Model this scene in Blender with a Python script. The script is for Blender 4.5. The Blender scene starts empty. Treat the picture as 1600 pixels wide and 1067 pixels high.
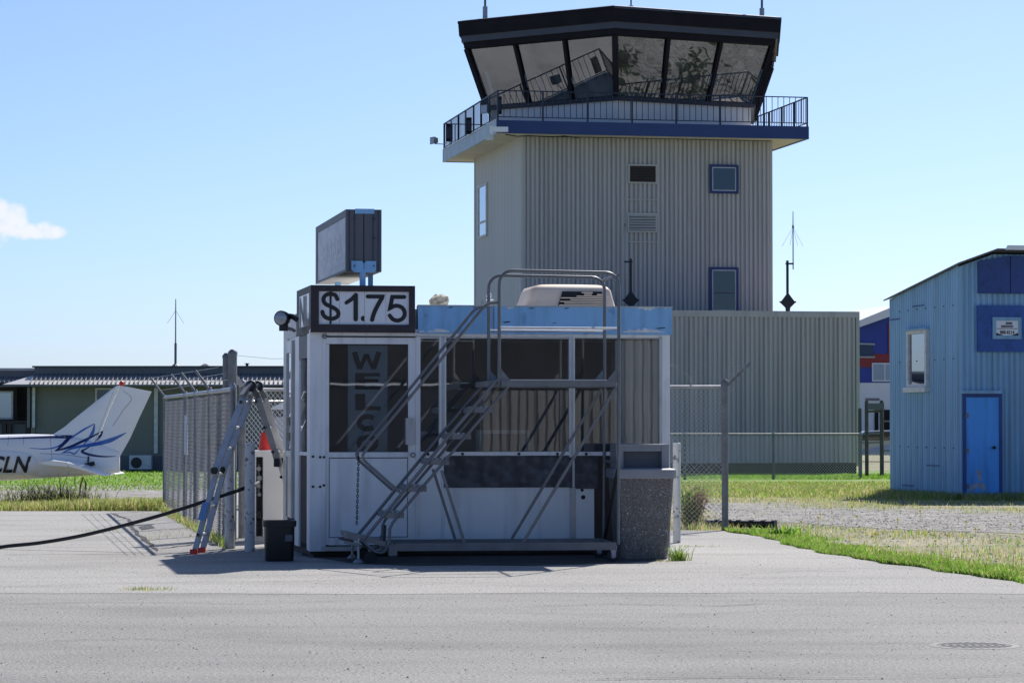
import bpy, math, random
from mathutils import Vector, Matrix
from mathutils.bvhtree import BVHTree
random.seed(7)
R = math.radians
scene = bpy.context.scene
COL = scene.collection

# ------------------------------------------------------------------ camera
CAMZ, FPX, HOR = 1.4, 4400.0, 660.0
PITCH = math.atan((HOR - 533.5) / FPX)
cam_d = bpy.data.cameras.new('camera')
cam = bpy.data.objects.new('camera', cam_d); COL.objects.link(cam)
cam.location = (0, 0, CAMZ); cam.rotation_euler = (math.pi / 2 + PITCH, 0, 0)
cam_d.sensor_width = 36.0; cam_d.lens = FPX / 1600 * 36.0
cam_d.clip_start = 0.2; cam_d.clip_end = 5000
scene.camera = cam

# ------------------------------------------------------------------ sky, sun, exposure
SUN_EL, SUN_AZ = R(45.0), R(22.0)            # azimuth measured clockwise (to the right) of the view axis
world = bpy.data.worlds.new('World'); scene.world = world; world.use_nodes = True
nt = world.node_tree; nt.nodes.clear()
wo = nt.nodes.new('ShaderNodeOutputWorld'); bg = nt.nodes.new('ShaderNodeBackground')
sky = nt.nodes.new('ShaderNodeTexSky'); sky.sky_type = 'NISHITA'; sky.sun_disc = False
sky.sun_elevation = SUN_EL; sky.sun_rotation = SUN_AZ
sky.altitude = 0; sky.air_density = 0.62; sky.dust_density = 1.0; sky.ozone_density = 8.6
bg.inputs['Strength'].default_value = 0.086
# one fair weather cloud low on the left (a procedural shape in the sky's own directions)
tc = nt.nodes.new('ShaderNodeTexCoord')
def wn(t, **k):
    n = nt.nodes.new(t)
    for a, b in k.items(): setattr(n, a, b)
    return n
def wm(op, a, b=None, c=None):
    n = wn('ShaderNodeMath', operation=op)
    for i, x in enumerate((a, b, c)):
        if x is None: continue
        if isinstance(x, (int, float)): n.inputs[i].default_value = x
        else: nt.links.new(x, n.inputs[i])
    return n.outputs[0]
sep = wn('ShaderNodeSeparateXYZ'); nt.links.new(tc.outputs['Generated'], sep.inputs[0])
az = wm('ARCTAN2', sep.outputs['X'], sep.outputs['Y']); el = wm('ARCSINE', sep.outputs['Z'])
comb = wn('ShaderNodeCombineXYZ'); nt.links.new(az, comb.inputs[0]); nt.links.new(el, comb.inputs[1])
nz = wn('ShaderNodeTexNoise'); nz.inputs['Scale'].default_value = 190; nz.inputs['Detail'].default_value = 6; nz.inputs['Roughness'].default_value = .55
nt.links.new(comb.outputs[0], nz.inputs['Vector'])
nv = wm('SUBTRACT', nz.outputs['Fac'], .5)
def puff(px, py, rx, ry):
    a0 = math.atan((px - 800) / FPX); e0 = math.atan((HOR - py) / FPX)
    dx = wm('DIVIDE', wm('SUBTRACT', az, a0), rx / FPX); dy = wm('DIVIDE', wm('SUBTRACT', el, e0), ry / FPX)
    return wm('SUBTRACT', 1.0, wm('ADD', wm('MULTIPLY', dx, dx), wm('MULTIPLY', dy, dy)))
dens = None
for a in ((-22, 352, 60, 34), (18, 346, 26, 26), (2, 338, 22, 22), (45, 366, 58, 13), (66, 362, 16, 14), (30, 352, 14, 16), (88, 366, 16, 10)):
    p = puff(*a); dens = p if dens is None else wm('MAXIMUM', dens, p)
dens = wm('ADD', dens, wm('MULTIPLY', nv, 2.2))
cl = wn('ShaderNodeMapRange'); cl.interpolation_type = 'SMOOTHSTEP'
cl.inputs['From Min'].default_value = -.25; cl.inputs['From Max'].default_value = .95; cl.inputs['To Max'].default_value = .88
nt.links.new(dens, cl.inputs['Value'])
cmix = wn('ShaderNodeMix', data_type='RGBA')
nt.links.new(cl.outputs[0], cmix.inputs['Factor']); nt.links.new(sky.outputs[0], cmix.inputs[6])
cmix.inputs[7].default_value = (6.6, 6.6, 6.8, 1)
nt.links.new(cmix.outputs[2], bg.inputs['Color']); nt.links.new(bg.outputs[0], wo.inputs['Surface'])

sun_d = bpy.data.lights.new('sun', 'SUN'); sun_d.energy = 3.7; sun_d.angle = R(0.53); sun_d.color = (1.0, .955, .89)
sun = bpy.data.objects.new('sun', sun_d); COL.objects.link(sun)
sdir = Vector((math.sin(SUN_AZ) * math.cos(SUN_EL), math.cos(SUN_AZ) * math.cos(SUN_EL), math.sin(SUN_EL)))
sun.rotation_euler = sdir.to_track_quat('Z', 'Y').to_euler()
scene.view_settings.view_transform = 'Standard'; scene.view_settings.look = 'None'
scene.view_settings.exposure = 0.74; scene.view_settings.gamma = 1.0; scene.view_settings.use_curve_mapping = False
scene.cycles.max_bounces = 8; scene.cycles.transparent_max_bounces = 24

# ------------------------------------------------------------------ measuring helpers
FW = Vector((0, math.cos(PITCH), math.sin(PITCH))); UPV = Vector((0, -math.sin(PITCH), math.cos(PITCH)))
def ray(px, py): return FW + Vector((1, 0, 0)) * ((px - 800) / FPX) + UPV * ((533.5 - py) / FPX)
def P(px, py, D):
    d = ray(px, py); return Vector((0, 0, CAMZ)) + d * (D / d.y)
class Fr:
    """A vertical frame on the ground: u along its front, v into depth, z up."""
    def __init__(s, ox, oy, yaw): s.o = Vector((ox, oy, 0)); s.yaw = R(yaw); s.c = math.cos(s.yaw); s.s = math.sin(s.yaw)
    def uz(s, px, py, v=0):
        d = ray(px, py); n = Vector((-s.s, s.c, 0))
        t = (s.o.dot(n) + v) / d.dot(n); p = Vector((0, 0, CAMZ)) + d * t
        return (p - s.o).dot(Vector((s.c, s.s, 0))), p.z
    def vz(s, px, py, u=0):
        d = ray(px, py); n = Vector((s.c, s.s, 0))
        t = (s.o.dot(n) + u) / d.dot(n); p = Vector((0, 0, CAMZ)) + d * t
        return (p - s.o).dot(Vector((-s.s, s.c, 0))), p.z
    def u(s, px, v=0): return s.uz(px, 620, v)[0]
    def z(s, py, px=None, v=0): return s.uz(800 if px is None else px, py, v)[1]
    def w(s, u, v, z=0): return Vector((s.o.x + u * s.c - v * s.s, s.o.y + u * s.s + v * s.c, z))
def sm(a, b, x):
    t = max(0, min(1, (x - a) / (b - a))); return t * t * (3 - 2 * t)
def gz(x, y):
    left = -.38 * sm(45, 62, y); right = -.35 * max(0, min(1, (y - 34) / 61))
    t = sm(-3, 3, x); return left * (1 - t) + right * t
def G(px, py):
    d = ray(px, py); t = 5.0; lo = t
    while t < 400:
        p = Vector((0, 0, CAMZ)) + d * t
        if p.z < gz(p.x, p.y): break
        lo = t; t += .5
    hi = t
    for _ in range(30):
        m = (lo + hi) / 2; p = Vector((0, 0, CAMZ)) + d * m
        if p.z < gz(p.x, p.y): hi = m
        else: lo = m
    p = Vector((0, 0, CAMZ)) + d * lo; p.z = gz(p.x, p.y); return p

# ------------------------------------------------------------------ mesh helpers
class MB:
    def __init__(s): s.v = []; s.f = []
    def add(s, vs, fs):
        n = len(s.v); s.v += [tuple(a) for a in vs]; s.f += [tuple(i + n for i in f) for f in fs]; return s
    def box(s, x0, x1, y0, y1, z0, z1):
        if x0 > x1: x0, x1 = x1, x0
        if y0 > y1: y0, y1 = y1, y0
        if z0 > z1: z0, z1 = z1, z0
        return s.add([(x0, y0, z0), (x1, y0, z0), (x1, y1, z0), (x0, y1, z0), (x0, y0, z1), (x1, y0, z1), (x1, y1, z1), (x0, y1, z1)],
                     [(0, 3, 2, 1), (4, 5, 6, 7), (0, 1, 5, 4), (1, 2, 6, 5), (2, 3, 7, 6), (3, 0, 4, 7)])
    def bar(s, p, q, w, h, up=(0, 0, 1)):
        p = Vector(p); q = Vector(q); d = (q - p).normalized(); u = Vector(up)
        if abs(d.dot(u)) > .98: u = Vector((0, 1, 0))
        a = d.cross(u).normalized(); b = a.cross(d)
        vs = []
        for c in (p, q):
            for i, j in ((-1, -1), (1, -1), (1, 1), (-1, 1)): vs.append(c + a * (i * w / 2) + b * (j * h / 2))
        return s.add(vs, [(3, 2, 1, 0), (4, 5, 6, 7), (0, 1, 5, 4), (1, 2, 6, 5), (2, 3, 7, 6), (3, 0, 4, 7)])
    def tube(s, pts, r, n=8, cap=True):
        pts = [Vector(p) for p in pts]; m = len(pts); rs = r if isinstance(r, (list, tuple)) else [r] * m
        T = [(pts[min(i + 1, m - 1)] - pts[max(i - 1, 0)]).normalized() for i in range(m)]
        a = T[0].orthogonal().normalized(); vs = []; fs = []
        for i in range(m):
            a = (a - T[i] * a.dot(T[i])).normalized(); b = T[i].cross(a)
            for k in range(n):
                t = 2 * math.pi * k / n; vs.append(pts[i] + (a * math.cos(t) + b * math.sin(t)) * rs[i])
        for i in range(m - 1):
            for k in range(n): fs.append((i * n + k, i * n + (k + 1) % n, (i + 1) * n + (k + 1) % n, (i + 1) * n + k))
        if cap: fs.append(tuple(range(n - 1, -1, -1))); fs.append(tuple(range((m - 1) * n, m * n)))
        return s.add(vs, fs)
    def lathe(s, prof, n=16, c=(0, 0, 0), axis='z'):
        vs = []; fs = []
        for r, h in prof:
            for k in range(n):
                t = 2 * math.pi * k / n; x, y = r * math.cos(t), r * math.sin(t)
                vs.append({'z': (c[0] + x, c[1] + y, c[2] + h), 'y': (c[0] + x, c[1] + h, c[2] + y), 'x': (c[0] + h, c[1] + x, c[2] + y)}[axis])
        m = len(prof)
        for i in range(m - 1):
            for k in range(n):
                q = (i * n + k, i * n + (k + 1) % n, (i + 1) * n + (k + 1) % n, (i + 1) * n + k)
                fs.append(q if axis != 'y' else q[::-1])
        e = [tuple(range(n - 1, -1, -1)), tuple(range((m - 1) * n, m * n))]
        fs += e if axis != 'y' else [x[::-1] for x in e]
        return s.add(vs, fs)
    def py(s, poly, y0, y1):          # outline in (x, z), extruded along y
        n = len(poly); vs = [(x, y0, z) for x, z in poly] + [(x, y1, z) for x, z in poly]
        return s.add(vs, [tuple(range(n)), tuple(range(2 * n - 1, n - 1, -1))] + [(i, n + i, n + (i + 1) % n, (i + 1) % n) for i in range(n)])
    def px(s, poly, x0, x1):          # outline in (y, z), extruded along x
        n = len(poly); vs = [(x0, y, z) for y, z in poly] + [(x1, y, z) for y, z in poly]
        return s.add(vs, [tuple(range(n)), tuple(range(2 * n - 1, n - 1, -1))] + [(i, n + i, n + (i + 1) % n, (i + 1) % n) for i in range(n)])
    def pz(s, poly, z0, z1):
        n = len(poly); vs = [(x, y, z0) for x, y in poly] + [(x, y, z1) for x, y in poly]
        return s.add(vs, [tuple(range(n)), tuple(range(2 * n - 1, n - 1, -1))] + [(i, n + i, n + (i + 1) % n, (i + 1) % n) for i in range(n)])
    def loft(s, rings, cap=True):
        n = len(rings[0]); vs = [p for r in rings for p in r]; fs = []
        for i in range(len(rings) - 1):
            for k in range(n): fs.append((i * n + k, i * n + (k + 1) % n, (i + 1) * n + (k + 1) % n, (i + 1) * n + k))
        if cap: fs += [tuple(range(n - 1, -1, -1)), tuple(range((len(rings) - 1) * n, len(rings) * n))]
        return s.add(vs, fs)
    def stroke(s, pts, w, y0, y1, cap=5):
        """A flat pen stroke with round ends in the (x, z) plane, thickness y0..y1; w is the width or a list of widths."""
        pts = [Vector((p[0], p[1])) for p in pts]; m = len(pts); ws = w if isinstance(w, (list, tuple)) else [w] * m
        L = []; Rr = []
        for i in range(m):
            d0 = (pts[i] - pts[max(i - 1, 0)]); d1 = (pts[min(i + 1, m - 1)] - pts[i])
            if d0.length < 1e-9: d0 = d1
            if d1.length < 1e-9: d1 = d0
            d0.normalize(); d1.normalize(); t = (d0 + d1)
            t = t.normalized() if t.length > 1e-6 else d0
            k = 1 / max(.45, t.dot(d0)); n = Vector((-t.y, t.x)) * (ws[i] / 2 * k)
            L.append(pts[i] + n); Rr.append(pts[i] - n)
        def fan(c, a, b, ccw):
            r = (a - c).length; t0 = math.atan2(a.y - c.y, a.x - c.x)
            return [c + Vector((math.cos(t0 + ccw * math.pi * j / cap), math.sin(t0 + ccw * math.pi * j / cap))) * r for j in range(1, cap)]
        for (yy, fl) in ((y0, 0), (y1, 1)):
            for i in range(m - 1):
                q = [L[i], Rr[i], Rr[i + 1], L[i + 1]]
                if fl: q = q[::-1]
                s.add([(p.x, yy, p.y) for p in q], [(0, 1, 2, 3)])
            if cap:
                e = [L[0]] + fan(pts[0], L[0], Rr[0], 1) + [Rr[0]]; f = [Rr[-1]] + fan(pts[-1], Rr[-1], L[-1], 1) + [L[-1]]
                for g in (e, f):
                    if fl: g = g[::-1]
                    s.add([(p.x, yy, p.y) for p in g], [tuple(range(len(g)))])
        out = L[::-1][::-1]
        rim = [L[0]] + (fan(pts[0], L[0], Rr[0], 1) if cap else []) + Rr + (fan(pts[-1], Rr[-1], L[-1], 1) if cap else []) + L[::-1][:-1]
        n = len(rim)
        s.add([(p.x, y0, p.y) for p in rim] + [(p.x, y1, p.y) for p in rim], [(i, n + i, n + (i + 1) % n, (i + 1) % n) for i in range(n)])
        return s
    def mesh(s, name, mat, smooth=None):
        me = bpy.data.meshes.new(name); me.from_pydata(s.v, [], s.f)
        for m in (mat if isinstance(mat, (list, tuple)) else [mat]): me.materials.append(m)
        if smooth is not None:
            for p in me.polygons: p.use_smooth = True
            me.set_sharp_from_angle(angle=R(smooth))
        me.update(); return me
    def build(s, name, mat, parent=None, smooth=None, fix=False):
        me = s.mesh(name, mat, smooth)
        if fix:
            import bmesh
            bm = bmesh.new(); bm.from_mesh(me); bmesh.ops.recalc_face_normals(bm, faces=bm.faces); bm.to_mesh(me); bm.free()
        return put(name, me, parent)
def put(name, me, parent=None):
    o = bpy.data.objects.new(name, me); COL.objects.link(o); o.parent = parent; return o
def B(*a): return MB().box(*a)
def tag(o, label=None, cat=None, group=None, kind=None):
    for k, x in (('label', label), ('category', cat), ('group', group), ('kind', kind)):
        if x: o[k] = x
    return o
def thing(name, label, cat, loc=(0, 0, 0), yaw=0.0, group=None):
    o = bpy.data.objects.new(name, None); COL.objects.link(o); o.location = loc; o.rotation_euler = (0, 0, yaw)
    o.empty_display_size = .2; return tag(o, label, cat, group)
def at(fr, name, label, cat, group=None): return thing(name, label, cat, fr.o, fr.yaw, group)
def dup(root, loc, yaw=0.0, label=None):
    r = root.copy(); COL.objects.link(r); r.location = loc; r.rotation_euler = (0, 0, yaw)
    if label: r['label'] = label
    for ch in list(root.children):
        c = ch.copy(); COL.objects.link(c); c.parent = r
        for g in ch.children:
            d = g.copy(); COL.objects.link(d); d.parent = c
    return r
def text_mesh(txt, size, mat, bold=0.0, shear=0.0, sx=1.0):
    cu = bpy.data.curves.new('lettering', 'FONT'); cu.body = txt; cu.size = size; cu.offset = bold; cu.shear = shear
    o = bpy.data.objects.new('lettering', cu); COL.objects.link(o); bpy.context.view_layer.update()
    me = bpy.data.meshes.new_from_object(o.evaluated_get(bpy.context.evaluated_depsgraph_get()))
    bpy.data.objects.remove(o); me.materials.clear(); me.materials.append(mat)
    for v in me.vertices: v.co = Vector((v.co.x * sx, 0, v.co.y))
    xs = [v.co.x for v in me.vertices]; zs = [v.co.z for v in me.vertices]
    return me, (min(xs), max(xs), min(zs), max(zs))
def arc(cx, cy, r, a0, a1, n=6): return [(cx + r * math.cos(R(a0 + (a1 - a0) * i / n)), cy + r * math.sin(R(a0 + (a1 - a0) * i / n))) for i in range(n + 1)]

# ------------------------------------------------------------------ materials
MATS = {}
def mk(name, col, rough=.6, metal=0.0, var=.10, scale=3.0, col2=None, cut=.62, soft=.05, s2=None, stretch=(1, 1, 1), bump=0.0, bscale=60.0, spec=.5, fine=0.0, fscale=150.0, bdist=.02, streak=None, orand=0.0):
    m = bpy.data.materials.new(name); m.use_nodes = True; t = m.node_tree; b = t.nodes['Principled BSDF']
    b.inputs['Roughness'].default_value = rough; b.inputs['Metallic'].default_value = metal; b.inputs['Specular IOR Level'].default_value = spec
    tcn = t.nodes.new('ShaderNodeTexCoord'); mp = t.nodes.new('ShaderNodeMapping'); mp.inputs['Scale'].default_value = stretch
    t.links.new(tcn.outputs['Object'], mp.inputs['Vector'])
    def noise(sc, det=5, vec=None):
        n = t.nodes.new('ShaderNodeTexNoise'); n.inputs['Scale'].default_value = sc; n.inputs['Detail'].default_value = det
        t.links.new(vec or mp.outputs['Vector'], n.inputs['Vector']); return n.outputs['Fac']
    def ramp(fac, lo, hi, a, c):
        n = t.nodes.new('ShaderNodeMapRange'); n.inputs['From Min'].default_value = lo; n.inputs['From Max'].default_value = hi
        n.inputs['To Min'].default_value = a; n.inputs['To Max'].default_value = c; t.links.new(fac, n.inputs['Value']); return n.outputs[0]
    def mul(colsock, valsock):
        n = t.nodes.new('ShaderNodeVectorMath'); n.operation = 'SCALE'; t.links.new(colsock, n.inputs[0]); t.links.new(valsock, n.inputs['Scale']); return n.outputs[0]
    rgb = t.nodes.new('ShaderNodeRGB'); rgb.outputs[0].default_value = (*col, 1); c = rgb.outputs[0]
    if col2 is not None:
        mx = t.nodes.new('ShaderNodeMix'); mx.data_type = 'RGBA'; t.links.new(c, mx.inputs[6]); mx.inputs[7].default_value = (*col2, 1)
        t.links.new(ramp(noise(s2 or scale * 2.3, 6), cut - soft, cut + soft, 0, 1), mx.inputs['Factor']); c = mx.outputs[2]
    if streak:                          # (darkening, cut, softness, scale, stretch): runs, scuffs and tyre marks
        mp3 = t.nodes.new('ShaderNodeMapping'); mp3.inputs['Scale'].default_value = streak[4]; t.links.new(tcn.outputs['Object'], mp3.inputs['Vector'])
        c = mul(c, ramp(noise(streak[3], 4, mp3.outputs['Vector']), streak[1] - streak[2], streak[1] + streak[2], 1, streak[0]))
    if orand:
        oi = t.nodes.new('ShaderNodeObjectInfo'); c = mul(c, ramp(oi.outputs['Random'], 0, 1, 1 - orand, 1 + orand))
    if var: c = mul(c, ramp(noise(scale), .3, .7, 1 - var, 1 + var))
    if fine: c = mul(c, ramp(noise(fscale, 2, tcn.outputs['Object']), .3, .7, 1 - fine, 1 + fine))
    t.links.new(c, b.inputs['Base Color'])
    if bump:
        bn = t.nodes.new('ShaderNodeBump'); bn.inputs['Strength'].default_value = bump; bn.inputs['Distance'].default_value = bdist
        t.links.new(noise(bscale, 4, tcn.outputs['Object']), bn.inputs['Height']); t.links.new(bn.outputs[0], b.inputs['Normal'])
    MATS[name] = m; return m
def mk_glass(name, tint, refl, rough=.01, wave=0.0, wscale=1.2, dust=0.0):
    m = bpy.data.materials.new(name); m.use_nodes = True; t = m.node_tree; t.nodes.clear()
    o = t.nodes.new('ShaderNodeOutputMaterial'); tr = t.nodes.new('ShaderNodeBsdfTransparent'); g = t.nodes.new('ShaderNodeBsdfGlossy'); mx = t.nodes.new('ShaderNodeMixShader')
    tr.inputs[0].default_value = (*tint, 1); g.inputs['Roughness'].default_value = rough; g.inputs['Color'].default_value = (.92, .95, 1, 1)
    fr = t.nodes.new('ShaderNodeFresnel'); fr.inputs[0].default_value = 1.5
    ad = t.nodes.new('ShaderNodeMath'); ad.operation = 'ADD'; ad.inputs[1].default_value = refl; ad.use_clamp = True
    t.links.new(fr.outputs[0], ad.inputs[0]); t.links.new(ad.outputs[0], mx.inputs[0]); t.links.new(tr.outputs[0], mx.inputs[1]); t.links.new(g.outputs[0], mx.inputs[2]); t.links.new(mx.outputs[0], o.inputs[0])
    if dust:                             # dried dirt film in runs
        tc2 = t.nodes.new('ShaderNodeTexCoord'); mp2 = t.nodes.new('ShaderNodeMapping'); mp2.inputs['Scale'].default_value = (2.2, 2.2, .5); n2 = t.nodes.new('ShaderNodeTexNoise'); n2.inputs['Scale'].default_value = 1.6; n2.inputs['Detail'].default_value = 7
        mr = t.nodes.new('ShaderNodeMapRange'); mr.inputs['From Min'].default_value = .35; mr.inputs['From Max'].default_value = .72; mr.inputs['To Min'].default_value = dust * .35; mr.inputs['To Max'].default_value = dust * 1.5
        df = t.nodes.new('ShaderNodeBsdfDiffuse'); df.inputs[0].default_value = (.52, .50, .46, 1); m3 = t.nodes.new('ShaderNodeMixShader')
        t.links.new(tc2.outputs['Object'], mp2.inputs['Vector']); t.links.new(mp2.outputs['Vector'], n2.inputs['Vector']); t.links.new(n2.outputs['Fac'], mr.inputs['Value']); t.links.new(mr.outputs[0], m3.inputs[0]); t.links.new(mx.outputs[0], m3.inputs[1]); t.links.new(df.outputs[0], m3.inputs[2]); t.links.new(m3.outputs[0], o.inputs[0])
    if wave:
        tcn = t.nodes.new('ShaderNodeTexCoord'); n = t.nodes.new('ShaderNodeTexNoise'); n.inputs['Scale'].default_value = wscale; n.inputs['Detail'].default_value = 2
        bn = t.nodes.new('ShaderNodeBump'); bn.inputs['Strength'].default_value = wave; bn.inputs['Distance'].default_value = .02
        t.links.new(tcn.outputs['Object'], n.inputs['Vector']); t.links.new(n.outputs['Fac'], bn.inputs['Height']); t.links.new(bn.outputs[0], g.inputs['Normal'])
    MATS[name] = m; return m

m_annex = mk('rosy beige metal cladding', (.58, .505, .50), .5, 0, .05, .8, stretch=(1, 1, .15), streak=(.80, .60, .12, 1.0, (3, 3, .12)), orand=.035)
m_white = mk('white aluminium', (.86, .86, .86), .45, .0, .07, 2.5, col2=(.60, .60, .60), cut=.70, soft=.12, stretch=(1, 1, .35), streak=(.82, .60, .10, 2.5, (4, 4, .3)))
m_panel = mk('white painted panel', (.88, .89, .90), .5, 0, .05, 1.5, col2=(.58, .59, .61), cut=.73, soft=.06, s2=7, streak=(.80, .62, .10, 2.2, (2.5, 2.5, .35)))
m_alu = mk('brushed aluminium', (.62, .63, .64), .32, .85, .10, 6, stretch=(1, 1, .3))
m_alu_pale = mk('pale weathered aluminium', (.52, .52, .52), .42, .35, .12, 5)
m_fascia = mk('sky blue fascia paint', (.27, .54, .86), .55, 0, .08, 2, col2=(.19, .38, .64), cut=.66, soft=.05, s2=6, streak=(.80, .58, .10, 3, (4, 4, .5)))
m_flake = mk('bare primer', (.70, .72, .74), .7, 0, .15, 12)
m_soot = mk('black weathered sign case', (.030, .022, .028), .55, 0, .3, 8, col2=(.09, .08, .09), cut=.68, soft=.05, s2=30)
m_plate = mk('white acrylic plate', (.84, .85, .88), .3, 0, .04, 3)
m_ink = mk('black vinyl', (.008, .008, .012), .4, 0, 0)
m_ply = mk('weathered dark plywood', (.078, .076, .086), .75, 0, .22, 5, col2=(.15, .16, .18), cut=.58, soft=.16, s2=11, stretch=(.8, 1, 1), streak=(.6, .55, .12, 9, (1, 1, .25)))
m_brown = mk('brown stained wood', (.055, .042, .036), .8, 0, .2, 6, stretch=(4, 4, .5))
m_black = mk('black plastic', (.006, .006, .007), .45, 0, .15, 6)
m_rubber = mk('black rubber', (.018, .018, .020), .7, 0, .15, 9)
m_dark = mk('dark interior', (.045, .045, .05), .8, 0, .1, 2)
m_room = mk('interior wall', (.30, .29, .28), .8, 0, .1, 2)
m_steel = mk('grey painted steel', (.165, .17, .18), .42, .25, .14, 6, col2=(.10, .07, .06), cut=.74, soft=.04, s2=26)
m_galv = mk('galvanised steel', (.36, .37, .39), .48, .55, .16, 14)
m_galv_d = mk('dull galvanised post', (.20, .21, .22), .6, .35, .2, 10)
m_wire = mk('galvanised wire', (.62, .63, .65), .45, .0, 0)
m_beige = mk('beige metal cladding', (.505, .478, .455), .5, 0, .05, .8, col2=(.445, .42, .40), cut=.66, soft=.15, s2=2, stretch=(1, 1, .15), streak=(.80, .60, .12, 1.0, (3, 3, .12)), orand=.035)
m_beige_lit = mk('beige cladding lit flank', (.58, .56, .52), .5, 0, .05, .8, stretch=(1, 1, .15), streak=(.85, .60, .12, 1.0, (3, 3, .12)), orand=.02)  # front cladding again, the left flank's brighter light put into the colour
m_trimbeige = mk('beige flashing', (.50, .47, .43), .5, 0, .06, 2)
m_navy = mk('navy blue fascia paint', (.020, .052, .175), .5, 0, .08, 1.2)
m_cabblack = mk('dark brown roof metal', (.016, .014, .020), .75, 0, .2, 1.5, spec=.15)
m_cabgrey = mk('slate flashing', (.045, .055, .085), .5, 0, .12, 2)
m_cabwhite = mk('pale grey cab wall', (.62, .63, .65), .6, 0, .06, 1)
m_rail = mk('dark blue railing paint', (.012, .022, .050), .5, 0, .1, 4)
m_paleblue = mk('pale blue balcony board', (.46, .56, .66), .6, 0, .12, 2)
m_soffit = mk('soffit board', (.62, .57, .48), .7, 0, .08, 1)
m_hblue = mk('faded sky blue cladding', (.285, .50, .69), .6, 0, .08, 1.0, col2=(.205, .39, .57), cut=.64, soft=.12, s2=2.5, stretch=(1, 1, .2), streak=(.78, .58, .12, 1.2, (4, 4, .2)), orand=.05)
m_hnavy = mk('dark blue plywood', (.034, .078, .27), .6, 0, .15, 1.5, col2=(.022, .05, .16), cut=.66, soft=.1, s2=5)
m_hply = mk('royal blue plywood', (.040, .120, .40), .6, 0, .15, 2, col2=(.03, .085, .27), cut=.64, soft=.1, s2=6)
m_hdoor = mk('bright blue door paint', (.09, .40, .95), .5, 0, .06, 2, streak=(.72, .58, .12, 2.0, (3, 3, .4)))
m_scuff = mk('scuffed bare door metal', (.36, .37, .43), .8, 0, .2, 12)
m_frame = mk('old white window frame', (.66, .66, .64), .6, 0, .15, 8)
m_green = mk('dark green lap siding', (.23, .235, .195), .7, 0, .08, 1)
m_slate = mk('dark slate metal', (.115, .125, .145), .55, 0, .12, 1)
m_roofrib = mk('light grey ribbed metal', (.46, .46, .46), .5, .1, .08, 1)
m_soil = mk('shadow gap', (.03, .03, .03), .9, 0, 0)
m_plane = mk('white aircraft paint', (.88, .88, .88), .25, 0, .03, 1)
m_pblue = mk('blue aircraft stripe', (.045, .15, .48), .3, 0, 0)
m_pnavy = mk('navy aircraft stripe', (.012, .022, .11), .3, 0, 0)
m_red = mk('red plastic', (.70, .035, .02), .45, 0, .08, 6)
m_cream = mk('cream enamel', (.82, .79, .73), .4, 0, .06, 2)
m_flakewhite = mk('flaking white paint', (.58, .57, .55), .7, 0, .12, 5, col2=(.17, .16, .15), cut=.615, soft=.03, s2=16)
m_agg = mk('exposed aggregate', (.19, .175, .16), .85, 0, .25, 40, col2=(.55, .52, .48), cut=.62, soft=.05, s2=75, bump=.9, bscale=70)
m_binpl = mk('grey bin plastic', (.30, .305, .33), .5, 0, .1, 4)
m_ac = mk('sun aged white plastic', (.70, .57, .45), .6, 0, .10, 3, col2=(.56, .44, .34), cut=.6, soft=.15, s2=5)
m_foam = mk('yellowed foam', (.52, .47, .36), .9, 0, .35, 25, bump=.8, bscale=40)
m_lens = mk('lamp lens', (.34, .36, .40), .15, .3, .15, 40)
m_banner = mk('teal banner cloth', (.36, .43, .46), .8, 0, .05, 2)
m_signface = mk('bleached sign face', (.50, .50, .55), .45, 0, .12, 3, col2=(.36, .38, .45), cut=.56, soft=.12, s2=2.2, stretch=(1, 1, 2))
m_faded = mk('faded lettering', (.62, .62, .66), .5, 0, 0)
m_faded2 = mk('faded grey lettering', (.20, .20, .22), .6, 0, .3, 14)
m_asph_f = mk('old asphalt', (.250, .240, .223), .9, 0, .11, .55, col2=(.192, .184, .172), cut=.60, soft=.10, s2=1.6, stretch=(.30, .55, 1), bump=.6, bscale=60, fine=.42, fscale=45, bdist=.025, streak=(.86, .60, .09, 1.6, (.16, .8, 1)))
m_asph_b = mk('pale asphalt', (.318, .306, .285), .9, 0, .10, .5, col2=(.246, .237, .221), cut=.62, soft=.09, s2=1.3, stretch=(.35, .55, 1), bump=.6, bscale=60, fine=.38, fscale=40, bdist=.025, streak=(.86, .60, .09, 1.6, (.2, .8, 1)))
m_crack = mk('tar in crack', (.035, .035, .036), .9, 0, .2, 20)
m_gravel = mk('grey gravel', (.26, .245, .22), .95, 0, .22, .9, col2=(.175, .165, .145), cut=.55, soft=.1, s2=4, bump=1, bscale=10, fine=.5, fscale=7)
m_dry = mk('dry verge soil', (.27, .24, .165), .95, 0, .2, .7, col2=(.17, .19, .06), cut=.56, soft=.1, s2=1.1, bump=1, bscale=12, fine=.35, fscale=11, stretch=(.5, 1, 1))
m_lawn = mk('lawn turf', (.14, .25, .03), .95, 0, .2, .6, col2=(.20, .23, .075), cut=.6, soft=.12, s2=1.2, bump=1, bscale=9, fine=.25, fscale=8)
m_g_green = mk('green grass blade', (.145, .275, .03), .7, 0, .35, 3)
m_g_dry = mk('straw grass blade', (.42, .36, .18), .8, 0, .3, 3)
m_g_olive = mk('olive grass blade', (.25, .28, .075), .75, 0, .35, 2)
m_g_dark = mk('dark weed stem', (.055, .055, .030), .8, 0, .3, 4)
m_leaf = mk('weed leaf', (.34, .32, .09), .7, 0, .35, 6)
m_flower = mk('yellow flower', (.80, .62, .03), .7, 0, .1, 9)
m_rosy = mk('reddish seed head', (.26, .15, .10), .8, 0, .25, 6)
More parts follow.
